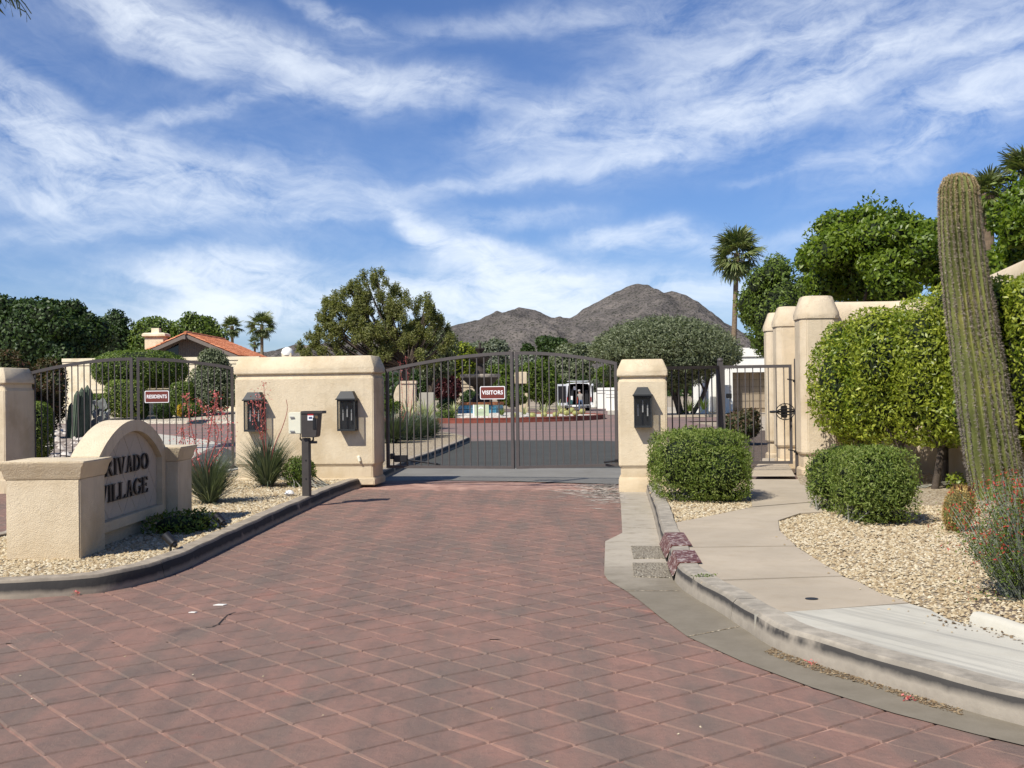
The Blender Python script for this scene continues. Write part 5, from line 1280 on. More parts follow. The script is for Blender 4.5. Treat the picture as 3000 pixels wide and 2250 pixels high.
def fountain():
    root = empty('fountain', RC, 'dark three tiered stone fountain with blue tiled basin on the roundabout', 'fountain')
    ST = plain('fountain_stone', (.048, .038, .031), .8, var=.4, scale=3); s = 69 / FOC
    rb = 66 * s
    TB = Mat('blue_tile', .35, .5); c = TB.voro(5, 'F1', 'Color'); TB.col(TB.mix(.5, (.03, .13, .20), c)); TB.col(TB.ramp(TB.noise(4, 3, .7), [(.35, (.03, .14, .26)), (.5, (.08, .30, .42)), (.65, (.25, .46, .52))]))
    TC = plain('terracotta', (.36, .14, .06), .8, var=.25, scale=4)
    z0, z1 = .38, fz(1186)
    m = MB(); m.lathe([(rb - .06, z0), (rb - .06, z1)], RC, 8); bsn_ = m.build('basin', ST, root)
    for k in range(8):
        a0, a1 = 2 * math.pi * k / 8, 2 * math.pi * (k + 1) / 8; p, q = [RC + Vector((math.cos(a) * rb, math.sin(a) * rb, 0)) for a in (a0, a1)]; t = (q - p); L_ = t.length; t.normalize(); nn = Vector((t.y, -t.x, 0))
        for i in range(5):
            for j in range(2):
                a, b_ = p + t * (i * L_ / 5 + .015), p + t * ((i + 1) * L_ / 5 - .015); zz0 = z0 + .02 + j * (z1 - z0) / 2; zz1 = zz0 + (z1 - z0) / 2 - .03
                m = MB(); m.loft([[a - nn * .05 + Vector((0, 0, zz0)), b_ - nn * .05 + Vector((0, 0, zz0)), b_ - nn * .05 + Vector((0, 0, zz1)), a - nn * .05 + Vector((0, 0, zz1))], [a + Vector((0, 0, zz0)), b_ + Vector((0, 0, zz0)), b_ + Vector((0, 0, zz1)), a + Vector((0, 0, zz1))]]); m.build('tile', TB.m, bsn_)
    m = MB(); m.lathe([(rb + .06, z1), (rb + .08, z1 + .16), (rb - .22, z1 + .17), (rb - .25, z1 + .02)], RC, 8); m.build('basin_rim', TC, root)
    m = MB(); m.lathe([(rb - .2, z1 + .05), (.01, z1 + .052)], RC, 8); m.build('water', plain('dark_water', (.02, .03, .03), .05, .6), root)
    m = MB(); m.lathe([(.52, z1), (.55, fz(1170)), (.34, fz(1160)), (.26, fz(1150)), (.34, fz(1142)), (.5, fz(1135))], RC, 16); m.build('pedestal', ST, root, smooth=True)
    m = MB(); m.lathe([(.3, fz(1136)), (.7, fz(1128)), (1.02, fz(1112)), (1.16, fz(1107)), (1.2, fz(1098)), (1.08, fz(1098)), (.3, fz(1112))], RC, 28); m.build('lower_bowl', ST, root, smooth=True)
    m = MB(); n = 28; m.lathe([(1.17, fz(1106)), (1.22, fz(1098.5)), (1.2, fz(1096.5)), (1.12, fz(1098))], RC, n); m.build('bowl_lip', plain('lime_crust', (.30, .26, .21), .8, var=.5, scale=5), root, smooth=True)
    m = MB(); m.lathe([(.28, fz(1106)), (.36, fz(1094)), (.28, fz(1082)), (.16, fz(1072)), (.2, fz(1064)), (.34, fz(1060))], RC, 14); m.build('middle_column', ST, root, smooth=True)
    m = MB(); m.lathe([(.2, fz(1064)), (.48, fz(1056)), (.6, fz(1049)), (.62, fz(1045)), (.5, fz(1047)), (.1, fz(1052))], RC, 22); m.build('middle_bowl', ST, root, smooth=True)
    m = MB(); m.lathe([(.1, fz(1048)), (.12, fz(1036)), (.24, fz(1028)), (.33, fz(1021)), (.28, fz(1020)), (.06, fz(1022))], RC, 16); m.build('top_bowl', ST, root, smooth=True)
    m = MB(); m.lathe([(.06, fz(1022)), (.09, fz(1015)), (.06, fz(1010)), (.085, fz(1006)), (.02, fz(1002))], RC, 12); m.build('finial', ST, root, smooth=True)
fountain()
m = MB(); fr = P(1411, 1202, 62.6); hh = .56; hw_ = .39
root = empty('yard_sign', (fr.x, fr.y, .2), 'pale green yard sign on posts in front of the fountain basin', 'sign')
m = MB(); m.box((fr.x, fr.y, fr.z), (hw_ * 2, .03, hh * 1.08)); m.build('board', plain('pale_green', (.48, .56, .36), .6, var=.06), root)
m = MB(); m.box((fr.x - hw_ - .04, fr.y, fr.z - .03), (.07, .05, hh * 1.2)); m.box((fr.x + hw_ - .1, fr.y + .02, fr.z - .3), (.05, .03, hh)); m.build('post', SIGNWHITE, root)
m = MB()
for a0 in range(10): a, b2 = R(20 + a0 * 15), R(35 + a0 * 15); m.loft([[(fr.x - .04 + r_ * math.cos(t), fr.y - .0165, fr.z + .06 + r_ * math.sin(t)) for r_ in (.06, .14) for t in ((a, b2) if r_ == .06 else (b2, a))], [(fr.x - .04 + r_ * math.cos(t), fr.y - .019, fr.z + .06 + r_ * math.sin(t)) for r_ in (.06, .14) for t in ((a, b2) if r_ == .06 else (b2, a))]])
m.build('emblem', SIGNWHITE, root)
for j, y_ in enumerate((-.10, -.19)): m = MB(); m.box((fr.x - .02, fr.y - .017, fr.z + y_), (.5 - .1 * j, .004, .03)); m.build('print_line', plain('print_grey', (.30, .36, .26), .6) if j == 0 else bpy.data.materials['print_grey'], root)
bx = [(1560, 1224), (1594, 1222), (1628, 1222), (1660, 1217), (1686, 1218), (1706, 1213), (1650, 1211), (1674, 1209), (1505, 1224)]
BXL = ['front row under the striped agave right of the gate centre', 'front row, second from the left of the fully visible ones', 'front row, in the middle of the cluster', 'front row, left of the three at the right end', 'front row, between the last two', 'rightmost of the cluster near the kerb end', 'back row, directly behind the middle of the cluster', 'back row, right one under the van', 'just right of the gate centre posts, leftmost of the cluster']
bk2 = plain('barrel_skin_pale', (.36, .37, .14), .7, var=.3, scale=8)
for k, (px, py) in enumerate(bx):
    barrel(px, py - 15, py, 63.4 + (1224 - py) * .12, 'small round golden barrel cactus, ' + BXL[k], group='golden barrel cacti on the roundabout', nsp=14, spk=3, size=.17)
    
for k, (px, py, ln) in enumerate(((1535, 1214, .75), (1595, 1212, 1.0), (1640, 1212, .9), (1328, 1208, .8), (1470, 1216, .5))):
    agave(['striped agave right of the gate centre', 'taller striped agave above the barrel cacti', 'striped agave right below the open van door', 'striped agave left of the fountain basin', 'small dark green agave at the fountain foot'][k], px, py, 65.5, 26, ln, .07, 50 + k, mat=L_GREEN if k == 4 else None)
bush('low_bush', 'low dark green shrub at the left end of the roundabout', P(1310, 1222, 65), [(tuple(P(1305, 1216, 65)), (.7, .5, .3))], 700, .12, .05, L_GREEN, 57, core=.7, cat='bush')

# ------------------------------------------------------------------ van and worker
def van():
    D = 97; c = P(1697, 1204, D); s = D / FOC; root = empty('van', (c.x, c.y, 0), 'white cargo van parked with its rear doors open beyond the roundabout', 'van'); x0, y0, z0 = c.x, c.y, .0
    VW = plain('van_white', (.78, .79, .79), .35, .5, var=.03); DK = plain('van_inside', (.018, .018, .02), .8); w, h, L_ = 2.06, 1.92, 5.2; zb = z0 + .45
    prof = lambda x: [(-w / 2, zb), (-w / 2 - .02, zb + .7), (-w / 2 + .06, zb + h - .25), (-w / 2 + .22, zb + h - .05), (0, zb + h), (w / 2 - .22, zb + h - .05), (w / 2 - .06, zb + h - .25), (w / 2 + .02, zb + .7), (w / 2, zb)]
    o = prof(0); n = len(o); inn_ = [((a) * .93, zb + .05 + (z - zb) * .94) for a, z in o]
    m = MB(); vs = [(x0 + a, y0, z) for a, z in o] + [(x0 + a, y0 + L_, z) for a, z in o] + [(x0 + a, y0, z) for a, z in inn_] + [(x0 + a, y0 + L_ - 1.6, z) for a, z in inn_]; fs = []
    for i in range(n):
        j = (i + 1) % n; fs += [(i, n + i, n + j, j), (2 * n + i, 2 * n + j, 3 * n + j, 3 * n + i), (i, j, 2 * n + j, 2 * n + i)]
    fs += [tuple(range(n, 2 * n))]; m.add(vs, fs); m.build('body', VW, root)
    m = MB(); m.add([(x0 + a, y0 + L_ - 1.62, z) for a, z in inn_], [tuple(range(n - 1, -1, -1))]); m.box((x0 - .62, y0 + 1.6, zb + .75), (.35, 2.6, 1.3)); m.box((x0 + .68, y0 + 1.8, zb + .7), (.3, 2.4, 1.2)); m.box((x0, y0 + 1.9, zb + .03), (w * .86, 3.6, .05)); m.build('cargo_shelves', DK, root)
    m = MB(); m.box((x0 - .6, y0 + .25, zb + .55), (.16, .1, .5)); m.box((x0 - .35, y0 + .5, zb + 1.45), (.2, .2, .3)); m.build('cargo_box', SIGNWHITE, root)
    m = MB(); m.box((x0 - .75, y0 + .3, zb + .3), (.4, .3, .35)); m.build('cargo_crate', plain('teal_crate', (.03, .09, .09), .6), root)
    for sx_, dx in ((-1, .78), (1, .10)):
        m = MB(); hxp = x0 + sx_ * w / 2; m.loft([[(hxp + sx_ * dx * t, y0 - (.25 if sx_ < 0 else .95) * t, z) for t in (0, 1)] + [(hxp + sx_ * dx * t, y0 - (.25 if sx_ < 0 else .95) * t - .06, z) for t in (1, 0)] for z in (zb + .02, zb + h - .12)]); rdo = m.build('rear_door', VW, root)
        m = MB(); m.loft([[(hxp + sx_ * dx * t, y0 - (.25 if sx_ < 0 else .95) * t - .066, z) for t in (.08, .94)] + [(hxp + sx_ * dx * t, y0 - (.25 if sx_ < 0 else .95) * t - .075, z) for t in (.94, .08)] for z in (zb + .25, zb + h - .28)]); m.build('door_lining', DK, rdo)
        m = MB(); m.box((x0 + sx_ * (w / 2 - .05), y0 - .02, zb + .5), (.09, .05, .38)); m.build('tail_light', plain('tail_red', (.25, .01, .01), .3) if sx_ < 0 else bpy.data.materials['tail_red'], root)
        m = MB(); m.tube([(x0 + sx_ * (w / 2), y0 + 4.3, zb + 1.05), (x0 + sx_ * (w / 2 + .22), y0 + 4.25, zb + 1.05)], .03, 6); m.box((x0 + sx_ * (w / 2 + .24), y0 + 4.2, zb + 1.1), (.22, .1, .34)); m.build('mirror', BLACK, root)
        for yy in (.9, 4.2):
            m = MB(); a = x0 + sx_ * (w / 2 - .14); m.loft([[(a + dx2, y0 + yy + .36 * math.cos(t), .36 + .36 * math.sin(t)) for t in [2 * math.pi * k / 18 for k in range(18)]] for dx2 in (-.12, .12)]); whl = m.build('wheel', RUBBER, root); m = MB(); m.loft([[(a + dx2, y0 + yy + .2 * math.cos(t), .36 + .2 * math.sin(t)) for t in [2 * math.pi * k / 12 for k in range(12)]] for dx2 in (-.125, .125)]); m.build('rim', plain('rim_grey', (.35, .35, .35), .4) if 'rim_grey' not in bpy.data.materials else bpy.data.materials['rim_grey'], whl)
    m = MB(); m.box((x0, y0 - .12, zb - .08), (w - .1, .28, .2)); m.build('rear_bumper', plain('bumper_grey', (.12, .12, .12), .6), root)
    m = MB(); m.box((x0 - .35, y0 - .27, zb - .02), (.5, .01, .14)); m.build('number_plate', SIGNWHITE, root)
    m = MB(); m.box((x0, y0 + 2.2, z0 + .32), (w - .25, 4.0, .22)); m.build('underbody', DK, root)
    m = MB(); 
    for yy in (.5, 1.7, 2.9): m.tube([(x0 - .85, y0 + yy, zb + h + .12), (x0 + .85, y0 + yy, zb + h + .12)], .03, 5)
    for xx in (-.8, .8): m.tube([(x0 + xx, y0 + .3, zb + h + .12), (x0 + xx, y0 + 3.2, zb + h + .12)], .03, 5)
    m.build('roof_rack', plain('rack_steel', (.5, .5, .5), .4), root)
van()
def worker():
    D = 95.6; f = P(1702, 1204, D); b = Vector((f.x, f.y, 0)); root = empty('person', b, 'person in a grey shirt and blue jeans leaning into the open van', 'person')
    J = {'pel': (0, 0, .90), 'sp1': (-.02, .06, 1.08), 'chest': (-.05, .16, 1.30), 'neck': (-.07, .24, 1.45), 'head': (-.10, .30, 1.56), 'top': (-.11, .31, 1.67),
         'lhip': (-.10, 0, .86), 'lkn': (-.13, .02, .48), 'lan': (-.14, -.05, .09), 'lto': (-.16, .10, .04), 'rhip': (.10, 0, .86), 'rkn': (.15, .06, .48), 'ran': (.24, -.10, .09), 'rto': (.26, .04, .04),
         'lsh': (-.23, .16, 1.36), 'lel': (-.30, .34, 1.14), 'lha': (-.34, .55, 1.22), 'lfi': (-.35, .63, 1.24), 'rsh': (.14, .18, 1.36), 'rel': (.22, .34, 1.12), 'rha': (.14, .52, 1.05), 'rfi': (.12, .60, 1.04)}
    E = [('pel', 'sp1'), ('sp1', 'chest'), ('chest', 'neck'), ('neck', 'head'), ('head', 'top'), ('pel', 'lhip'), ('lhip', 'lkn'), ('lkn', 'lan'), ('lan', 'lto'), ('pel', 'rhip'), ('rhip', 'rkn'), ('rkn', 'ran'), ('ran', 'rto'),
         ('chest', 'lsh'), ('lsh', 'lel'), ('lel', 'lha'), ('lha', 'lfi'), ('chest', 'rsh'), ('rsh', 'rel'), ('rel', 'rha'), ('rha', 'rfi')]
    Rd = {'pel': .145, 'sp1': .14, 'chest': .165, 'neck': .058, 'head': .095, 'top': .08, 'lhip': .09, 'rhip': .09, 'lkn': .062, 'rkn': .062, 'lan': .042, 'ran': .042, 'lto': .04, 'rto': .04, 'lsh': .07, 'rsh': .07, 'lel': .045, 'rel': .045, 'lha': .035, 'rha': .035, 'lfi': .03, 'rfi': .03}
    ks = list(J); me = bpy.data.meshes.new('body'); me.from_pydata([tuple(b + Vector(J[k])) for k in ks], [(ks.index(a), ks.index(c)) for a, c in E], [])
    o = link(bpy.data.objects.new('body', me), root); sk = o.modifiers.new('s', 'SKIN'); o.modifiers.new('u', 'SUBSURF').levels = 1
    o.modifiers['u'].render_levels = 1
    for i, k in enumerate(ks): me.skin_vertices[0].data[i].radius = (Rd[k], Rd[k] * .85); me.skin_vertices[0].data[i].use_root = k == 'pel'
    m = Mat('clothes', .9); s = m.N.new('ShaderNodeSeparateXYZ'); m.L.new(m.pos, s.inputs[0]); m.col(m.ramp(m.math('DIVIDE', s.outputs[2], 2.0), [(0, (.02, .02, .02)), (.04, (.10, .15, .24)), (.462, (.27, .25, .22)), (.715, (.30, .17, .12)), (.80, (.12, .10, .08))], 'CONSTANT')); me.materials.append(m.m)
    m = MB(); hd_ = b + Vector((-.11, .31, 1.70)); m.lathe([(.115, -.06), (.115, .0), (.09, .06), (.02, .09)], hd_, 12); m.build('cap', plain('cap_grey', (.35, .33, .30), .9), root, smooth=True)
    m = MB(); m.box(b + Vector((-.30, .1, .9)), (.10, .05, .5), .2); m.build('red_cloth', plain('red_cloth', (.42, .07, .04), .9), root)
worker()

# ------------------------------------------------------------------ buildings
def house_left():
    D0, D1 = 92, 104; rx = P(545, 978, D0).x; zr = P(545, 978, D0).z; ze = P(700, 1043, D0).z; wr = P(702, 1043, D0).x - rx
    root = empty('house', (rx, D0, 0), 'house with orange tile roof and grey gable behind the residents gate', 'house')
    m = MB(); xw = wr - .55; zw = zr - (zr - ze) * xw / wr - .12; m.loft([[(rx - xw, y, 0), (rx + xw, y, 0), (rx + xw, y, zw), (rx, y, zr - .12), (rx - xw, y, zw)][::-1] for y in (D0 + .9, D1)])
    m.build('wall', plain('grey_siding', (.185, .15, .125), .85, var=.06), root)
    sb = plain('siding_batten', (.15, .12, .10), .85)
    for k in range(-26, 27):
        x = k * .14; zt_ = zr - .2 - (zr - ze) * abs(x) / wr
        if x > -.9 + 0 or x < -2.6: m = MB(); m.box((rx + x, D0 + .885, (zt_ + 3.6) / 2), (.035, .03, zt_ - 3.6)); m.build('batten', sb, root)
    m = MB(); m.add([(rx - 2.5, D0 + .85, zr - 1.62), (rx - .85, D0 + .85, zr - 1.62), (rx - .85, D0 + .85, zr - .72)], [(0, 1, 2)]); m.build('gable_window', plain('dark_glass', (.01, .01, .012), .1, .5), root)
    TR = leafmat('roof_tile_clay', [(.36, .11, .05), (.50, .17, .08), (.60, .25, .13)], .8, 0, .2, .2)
    for sgn_ in (-1, 1):
        m = MB(); m.loft([[(rx, y, zr - .10), (rx + sgn_ * wr, y, ze - .10), (rx + sgn_ * wr, y, ze + .02), (rx, y, zr + .02)][::sgn_] for y in (D0 - .15, D1 + .4)]); m.build('roof_deck', plain('clay_deck', (.40, .14, .07), .9) if sgn_ < 0 else bpy.data.materials['clay_deck'], root)
        m = MB(); m.loft([[(rx, D0 - .2, zr - .32), (rx + sgn_ * wr, D0 - .2, ze - .32), (rx + sgn_ * wr, D0 - .2, ze - .03), (rx, D0 - .2, zr - .03)][::-sgn_], [(rx, D0 - .12, zr - .32), (rx + sgn_ * wr, D0 - .12, ze - .32), (rx + sgn_ * wr, D0 - .12, ze - .03), (rx, D0 - .12, zr - .03)][::-sgn_]]); m.build('barge_board', bpy.data.materials['grey_siding'], root)
        m = MB(); rs = random.Random(3); N_ = 11
        sl_ = Vector((sgn_ * wr, 0, ze - zr)); nrm = Vector((-(ze - zr) * sgn_, 0, wr)).normalized() ; nrm = nrm if nrm.z > 0 else -nrm
        y = D0 - .1
        while y < D1 + .3:
            for k in range(N_):
                a = Vector((rx, y, zr + .03)) + sl_ * (k / N_); b_ = Vector((rx, y, zr + .03)) + sl_ * ((k + 1.06) / N_); dz = rs.uniform(-.01, .015)
                m.add([p + Vector((0, .13 * math.cos(t), 0)) + nrm * (.10 * math.sin(t) + e + dz) for p, e in ((a, .0), (b_, .035)) for t in (0, R(60), R(120), R(180))], [(i, i + 1, i + 5, i + 4) for i in range(3)] + [(4, 5, 6, 7)])
            y += .30
        tag(m.build('roof_tiles', TR, root), kind='stuff')
    m = MB(); y = D0 - .3
    while y < D1 + .3: m.tube([(rx, y, zr + .06), (rx, y + .42, zr + .09)], [.13, .15], 8); y += .4
    tag(m.build('ridge_tiles', TR, root), kind='stuff')
    m = MB(); m.box((rx, D0 - .3, zr - .3), (.16, .5, .28)); m.build('ridge_beam', bpy.data.materials['grey_siding'], root)
    ch = P(458, 1010, D0 + 2); cw = W(55, D0 + 2); ct = P(458, 989, D0 + 2).z
    m = MB(); m.box((ch.x, D0 + 2, ct / 2), (cw, cw * .8, ct)); m.build('chimney', CREAM, root, bevel=.04)
    m = MB(); m.loft([[(ch.x + a * e, D0 + 2 + b_ * e * .85, z) for a, b_ in ((-1, -1), (1, -1), (1, 1), (-1, 1))] for z, e in ((ct, cw * .5), (ct + .1, cw * .62), (ct + .28, cw * .60), (ct + .36, cw * .5))]); m.build('chimney_cap', CREAM, root)
    m = MB(); m.box((ch.x, D0 + 2, ct + .55), (cw * .4, cw * .4, .4)); m.build('chimney_pot', CREAM, root)
house_left()
def lowwall(label, px0, px1, py0, D, zb=0, th=.3, mat=CREAM, name='boundary_wall', D2=None, caplines=2):
    D2 = D2 or D; a, b_ = P(px0, py0, D), P(px1, py0, D2); root = empty(name, (a.x, a.y, zb), label, 'wall'); rz = math.atan2(b_.y - a.y, b_.x - a.x); Lw = math.hypot(b_.x - a.x, b_.y - a.y); c = ((a.x + b_.x) / 2, (a.y + b_.y) / 2)
    t = a.z
    m = MB(); m.box((*c, (t - .5 + zb) / 2), (Lw, th, t - .5 - zb), rz); m.build('wall_body', mat, root)
    m = MB(); m.box((*c, t - .38), (Lw + .02, th + .10, .22), rz); m.box((*c, t - .12), (Lw + .06, th + .2, .24), rz); m.build('wall_cap', mat, root); return root
lowwall('long cream wall with moulded cap running behind the round hedge toward the house', 186, 760, 1051, 82)
lowwall('low cream wall between the clipped hedges behind the residents gate', 276, 500, 1130, 76)
m = MB(); p = P(496, 1160, 75.6); m.box((p.x, p.y, 1.2), (.5, .5, 1.5)); o = m.build('wall_pier', CREAM); tag(o, 'short cream pier at the right end of the low wall', 'pier')
def house_right():
    D = 80; a, b_ = P(2118, 1020, D), P(2330, 1020, D); root = empty('white_house', (a.x, D, 0), 'white flat roofed house with a tan garage door', 'house')
    z = a.z; gl_, gr_ = P(2146, 1090, D).x, P(2262, 1090, D).x; gt = P(2146, 1091, D).z; gb = .3; y0, y1 = D, D + 8
    def bx_(nm, x0, x1, ya, yb, z0, z1, mat, **k): m = MB(); m.box(((x0 + x1) / 2, (ya + yb) / 2, (z0 + z1) / 2), (x1 - x0, yb - ya, z1 - z0)); return m.build(nm, mat, root, **k)
    bx_('wall', a.x, gl_, y0, y1, 0, z - .75, WHITE); bx_('wall', gr_, b_.x, y0, y1, 0, z - .75, WHITE); bx_('wall', gl_, gr_, y0, y1, gt, z - .75, WHITE)
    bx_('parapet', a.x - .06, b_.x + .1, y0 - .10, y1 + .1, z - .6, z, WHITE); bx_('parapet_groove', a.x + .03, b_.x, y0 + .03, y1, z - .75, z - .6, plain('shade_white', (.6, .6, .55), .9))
    TAN = plain('garage_tan', (.30, .24, .17), .7, var=.05)
    for i in range(4):
        for j in range(5): w_ = (gr_ - gl_) / 4; h_ = (gt - gb) / 5; bx_('garage_panel', gl_ + i * w_ + .03, gl_ + (i + 1) * w_ - .03, y0 + 1.0, y0 + 1.08, gb + j * h_ + .02, gb + (j + 1) * h_ - .02, TAN)
    bx_('garage_door', gl_, gr_, y0 + 1.06, y0 + 1.2, gb - .3, gt, plain('garage_frame', (.24, .19, .13), .7))
    bx_('wall', P(2062, 1080, D - 1).x, P(2075, 1080, D - 1).x, y0 - 1, y0 + 4, 0, P(2062, 1078, D).z, WHITE)
    bx_('low_wall', P(2117, 1135, D - 3).x, P(2143, 1135, D - 3).x, y0 - 3, y0 - 2.6, 0, P(2120, 1128, D - 3).z, WHITE)
house_right()
lowwall('bright white garden wall right of the van, partly behind trees', 1748, 1800, 1136, 108, mat=WHITE)
lowwall('white house wall above the van behind trees', 1672, 1752, 1122, 118, mat=WHITE)
lowwall('white wall glimpsed between the olive trunks', 1775, 1812, 1146, 96, mat=WHITE, name='boundary_wall')
# small beige structures seen through the visitors gate
def arch_block(name, label, px0, px1, py0, py1, D, th=.7, slope=.35, mat=STUC2):
    a, b_ = P(px0, py1, D), P(px1, py0, D); w_ = b_.x - a.x; z = b_.z; root = empty(name, (a.x, D, 0), label, 'wall'); m = MB()
    prof = [(a.x, 0), (b_.x, 0), (b_.x, z), (a.x + w_ * slope, z)] + [(a.x + w_ * slope * (1 - math.sin(R(t))), z * .45 + z * .55 * math.cos(R(t))) for t in (30, 50, 70, 90)]
    m.loft([[(x, y, zz_) for x, zz_ in prof] for y in (D, D + th)]); m.build('block', mat, root, bevel=.02)
    m = MB(); m.box((a.x + w_ * .7, D + th / 2, z + .04), (w_ * .68, th + .1, .12)); m.build('cap', mat, root); return root
arch_block('monument_wall', 'pale curved stucco block beyond the yuccas, left of the beige cabinet', 1150, 1217, 1122, 1205, 52)
p = P(1251, 1168, 52); m = MB(); m.box((p.x, p.y, p.z / 2 + .35), (W(44, 52), .5, p.z * .9)); tag(m.build('utility_cabinet', plain('cabinet_tan', (.38, .35, .28), .7, var=.06), bevel=.03), 'square beige cabinet beyond the yuccas', 'cabinet')
p = P(1526, 1118, 92); root = empty('entry_pillar', (p.x, p.y, 0), 'pale square stucco block right of the gate centre', 'pillar'); m = MB(); m.box((p.x, p.y, P(0, 1137, 92).z - .25 + .55), (W(36, 92), 1.2, W(35, 92))); m.build('upper_block', STUC, root, bevel=.04); m = MB(); m.box((p.x + .1, p.y + .2, .7), (W(30, 92), .9, 1.7)); m.build('base_block', STUC2, root)
lowwall('low grey stucco wall behind the fountain', 1335, 1390, 1115, 84, mat=STUC2)

# ------------------------------------------------------------------ trees and shrubs beyond the gates
def ell(px0, px1, py0, py1, D, ry=None):
    a, b_ = P(px0, py1, D), P(px1, py0, D); rx_ = (b_.x - a.x) / 2; rz_ = (b_.z - a.z) / 2
    return ((a.x + b_.x) / 2, D, (a.z + b_.z) / 2), (rx_, ry or rx_ * .8, rz_)
def clump(e, n, frac, seed, spread=.8, zlo=-1): c, r = e; return [(c, tuple(k * .86 for k in r))] + sub_blobs(c, r, n, frac, np.random.RandomState(seed), spread, zlo)
def T(name, label, cat, e, nb, frac, n, Ln, Wd, mat, seed, base_z=0, tr=.18, group=None, zlo=-1, spread=.8, **kw):
    c, r = e; return tree(name, label, cat, (c[0], c[1], base_z), clump(e, nb, frac, seed, spread, zlo), n, Ln, Wd, mat, seed, tr, group, **kw)
# big clipped ficus and the hedge behind
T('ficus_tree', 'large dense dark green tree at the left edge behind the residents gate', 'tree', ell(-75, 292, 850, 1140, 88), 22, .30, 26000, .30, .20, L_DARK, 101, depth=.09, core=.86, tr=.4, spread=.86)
for k, (x0, x1, y0) in enumerate(((255, 415, 908), (365, 540, 914), (485, 664, 908))):
    T('hedge_tree', ['dark green tall hedge tree right after the large dark tree', 'tall hedge tree behind the chimney', 'tall hedge tree left of the distant palms'][k], 'hedge', ell(x0, x1 - 2 * k, y0, 1130, 118), 12, .34, 9500, .30, .18, L_GREEN if k else L_DARK, 110 + k, group='tall hedge trees behind the tile roofed house', depth=.09, core=.86, tr=.3, limbs=False, power=2.8)
e = ell(278, 545, 1024, 1136, 74, 2.6); bush('round_hedge', 'flat bottomed dome shaped hedge behind the residents gate', (e[0][0], 74, .4), [(e[0], e[1])] + [((e[0][0] + d, 74, e[0][2] - .1), (e[1][0] * .55, 2.2, e[1][2] * .9)) for d in (-1.2, 1.2)], 15000, .14, .08, L_GREEN, 120, group=None, core=.9, depth=.04, cat='hedge', power=2.6, droop=.1)
for k, (a, b_, c_, d_) in enumerate(((312, 425, 1113, 1222), (408, 432, 1150, 1222), (500, 570, 1120, 1218), (455, 505, 1180, 1222), (225, 330, 1155, 1212))):
    e = ell(a, b_, c_, d_, 71); bush('box_hedge', ['square clipped hedge directly left of the residents sign', 'narrow strip of dark hedge between gate stiles', 'clipped hedge right of the residents sign', 'low dark hedge under the residents sign', 'low green hedge behind the prickly pear'][k], (e[0][0], 71, .3), [e], 6000, .12, .07, [L_BUSH, L_DARK, L_GREEN, L_DARK, L_GREEN][k], 121 + k, group='clipped hedges behind the residents gate', core=.9, depth=.05, cat='hedge', power=4)
e = ell(535, 712, 1042, 1225, 72); bush('olive_shrub', 'tall rounded grey green shrub left of the wide gate wall', (e[0][0], 72, .3), clump(e, 10, .4, 5), 14000, .16, .08, L_OLIVE, 130, core=.85, cat='bush', depth=.1)
e = ell(515, 600, 1180, 1222, 68); bush('flowering_bush', 'low bush with yellow edges at the kerb of the inner road', (e[0][0], 68, .2), [e], 1600, .1, .06, L_GREEN, 131, core=.8, cat='bush')
e = ell(518, 534, 1185, 1220, 67.5); bush('yellow_flowers', 'small clump of yellow flowers at the low bush', (e[0][0], 67.5, .2), [e], 350, .09, .07, L_YELLOW, 132, core=0, cat='flowers')
# rocks bank and inner kerb, left lane surroundings
bank = [G(-400, 1242), G(720, 1241), G(720, 1241) + Vector((0, 45, 0)), G(-400, 1242) + Vector((-10, 60, 0))]
m = MB(); m.loft([[Vector((p.x, p.y, -.02)) for p in bank], [Vector((p.x, p.y + (0 if k > 1 else .3), .15)) for k, p in enumerate(bank)], [Vector((p.x, p.y + (0 if k > 1 else 5), .55)) for k, p in enumerate(bank)]]); tag(m.build('gravel_bank', SAND), kind='structure')
m = MB(); a, b_ = G(-400, 1246), G(760, 1244); m.box(((a.x + b_.x) / 2, a.y, .06), (b_.x - a.x, .3, .14)); tag(m.build('kerb', SIDEW), kind='structure')
sheet('concrete_apron', [G(462, 1271), G(600, 1288), G(650, 1300), G(600, 1320), G(560, 1345), G(470, 1400), G(380, 1400)], .002, SIDEW2)
lbed = [G(-250, 1420), G(60, 1400), G(215, 1345), G(262, 1300), G(300, 1262), G(305, 1246), G(-300, 1246)]
sheet('gravel_bed', lbed, .03, gravmat('rocky_soil', [(.22, .17, .13), (.36, .29, .23), (.5, .44, .37)], 7))
stones('scattered_rock', [p for p in lbed], .05, 2.0, .13, 66, ROCKB, ymax=60)
e = ell(60, 138, 1178, 1345, 24); bush('box_hedge', 'tall narrow green hedge right behind the leftmost pillar', (e[0][0], 24.2, .1), [(e[0], (e[1][0], .5, e[1][2]))], 6500, .06, .035, L_BUSH, 140, core=.9, depth=.05, cat='hedge', power=4)
for k, (a, b_, c_, d_, D, mt) in enumerate(((-60, 95, 1000, 1290, 44, L_RUST), (70, 205, 1030, 1290, 46, L_RUST), (-120, 30, 960, 1280, 52, L_DARK))):
    e = ell(a, b_, c_, d_, D); bush('tall_shrub', ['rust tipped tall shrub behind the leftmost pillar', 'dark rust tipped shrub left of the columnar cactus', 'dark shrub at the far left edge behind the rust tipped ones'][k], (e[0][0], D, 0), clump(e, 12, .35, 70 + k), 9000, .17, .07, mt, 141 + k, core=.7, cat='shrub', depth=.16)
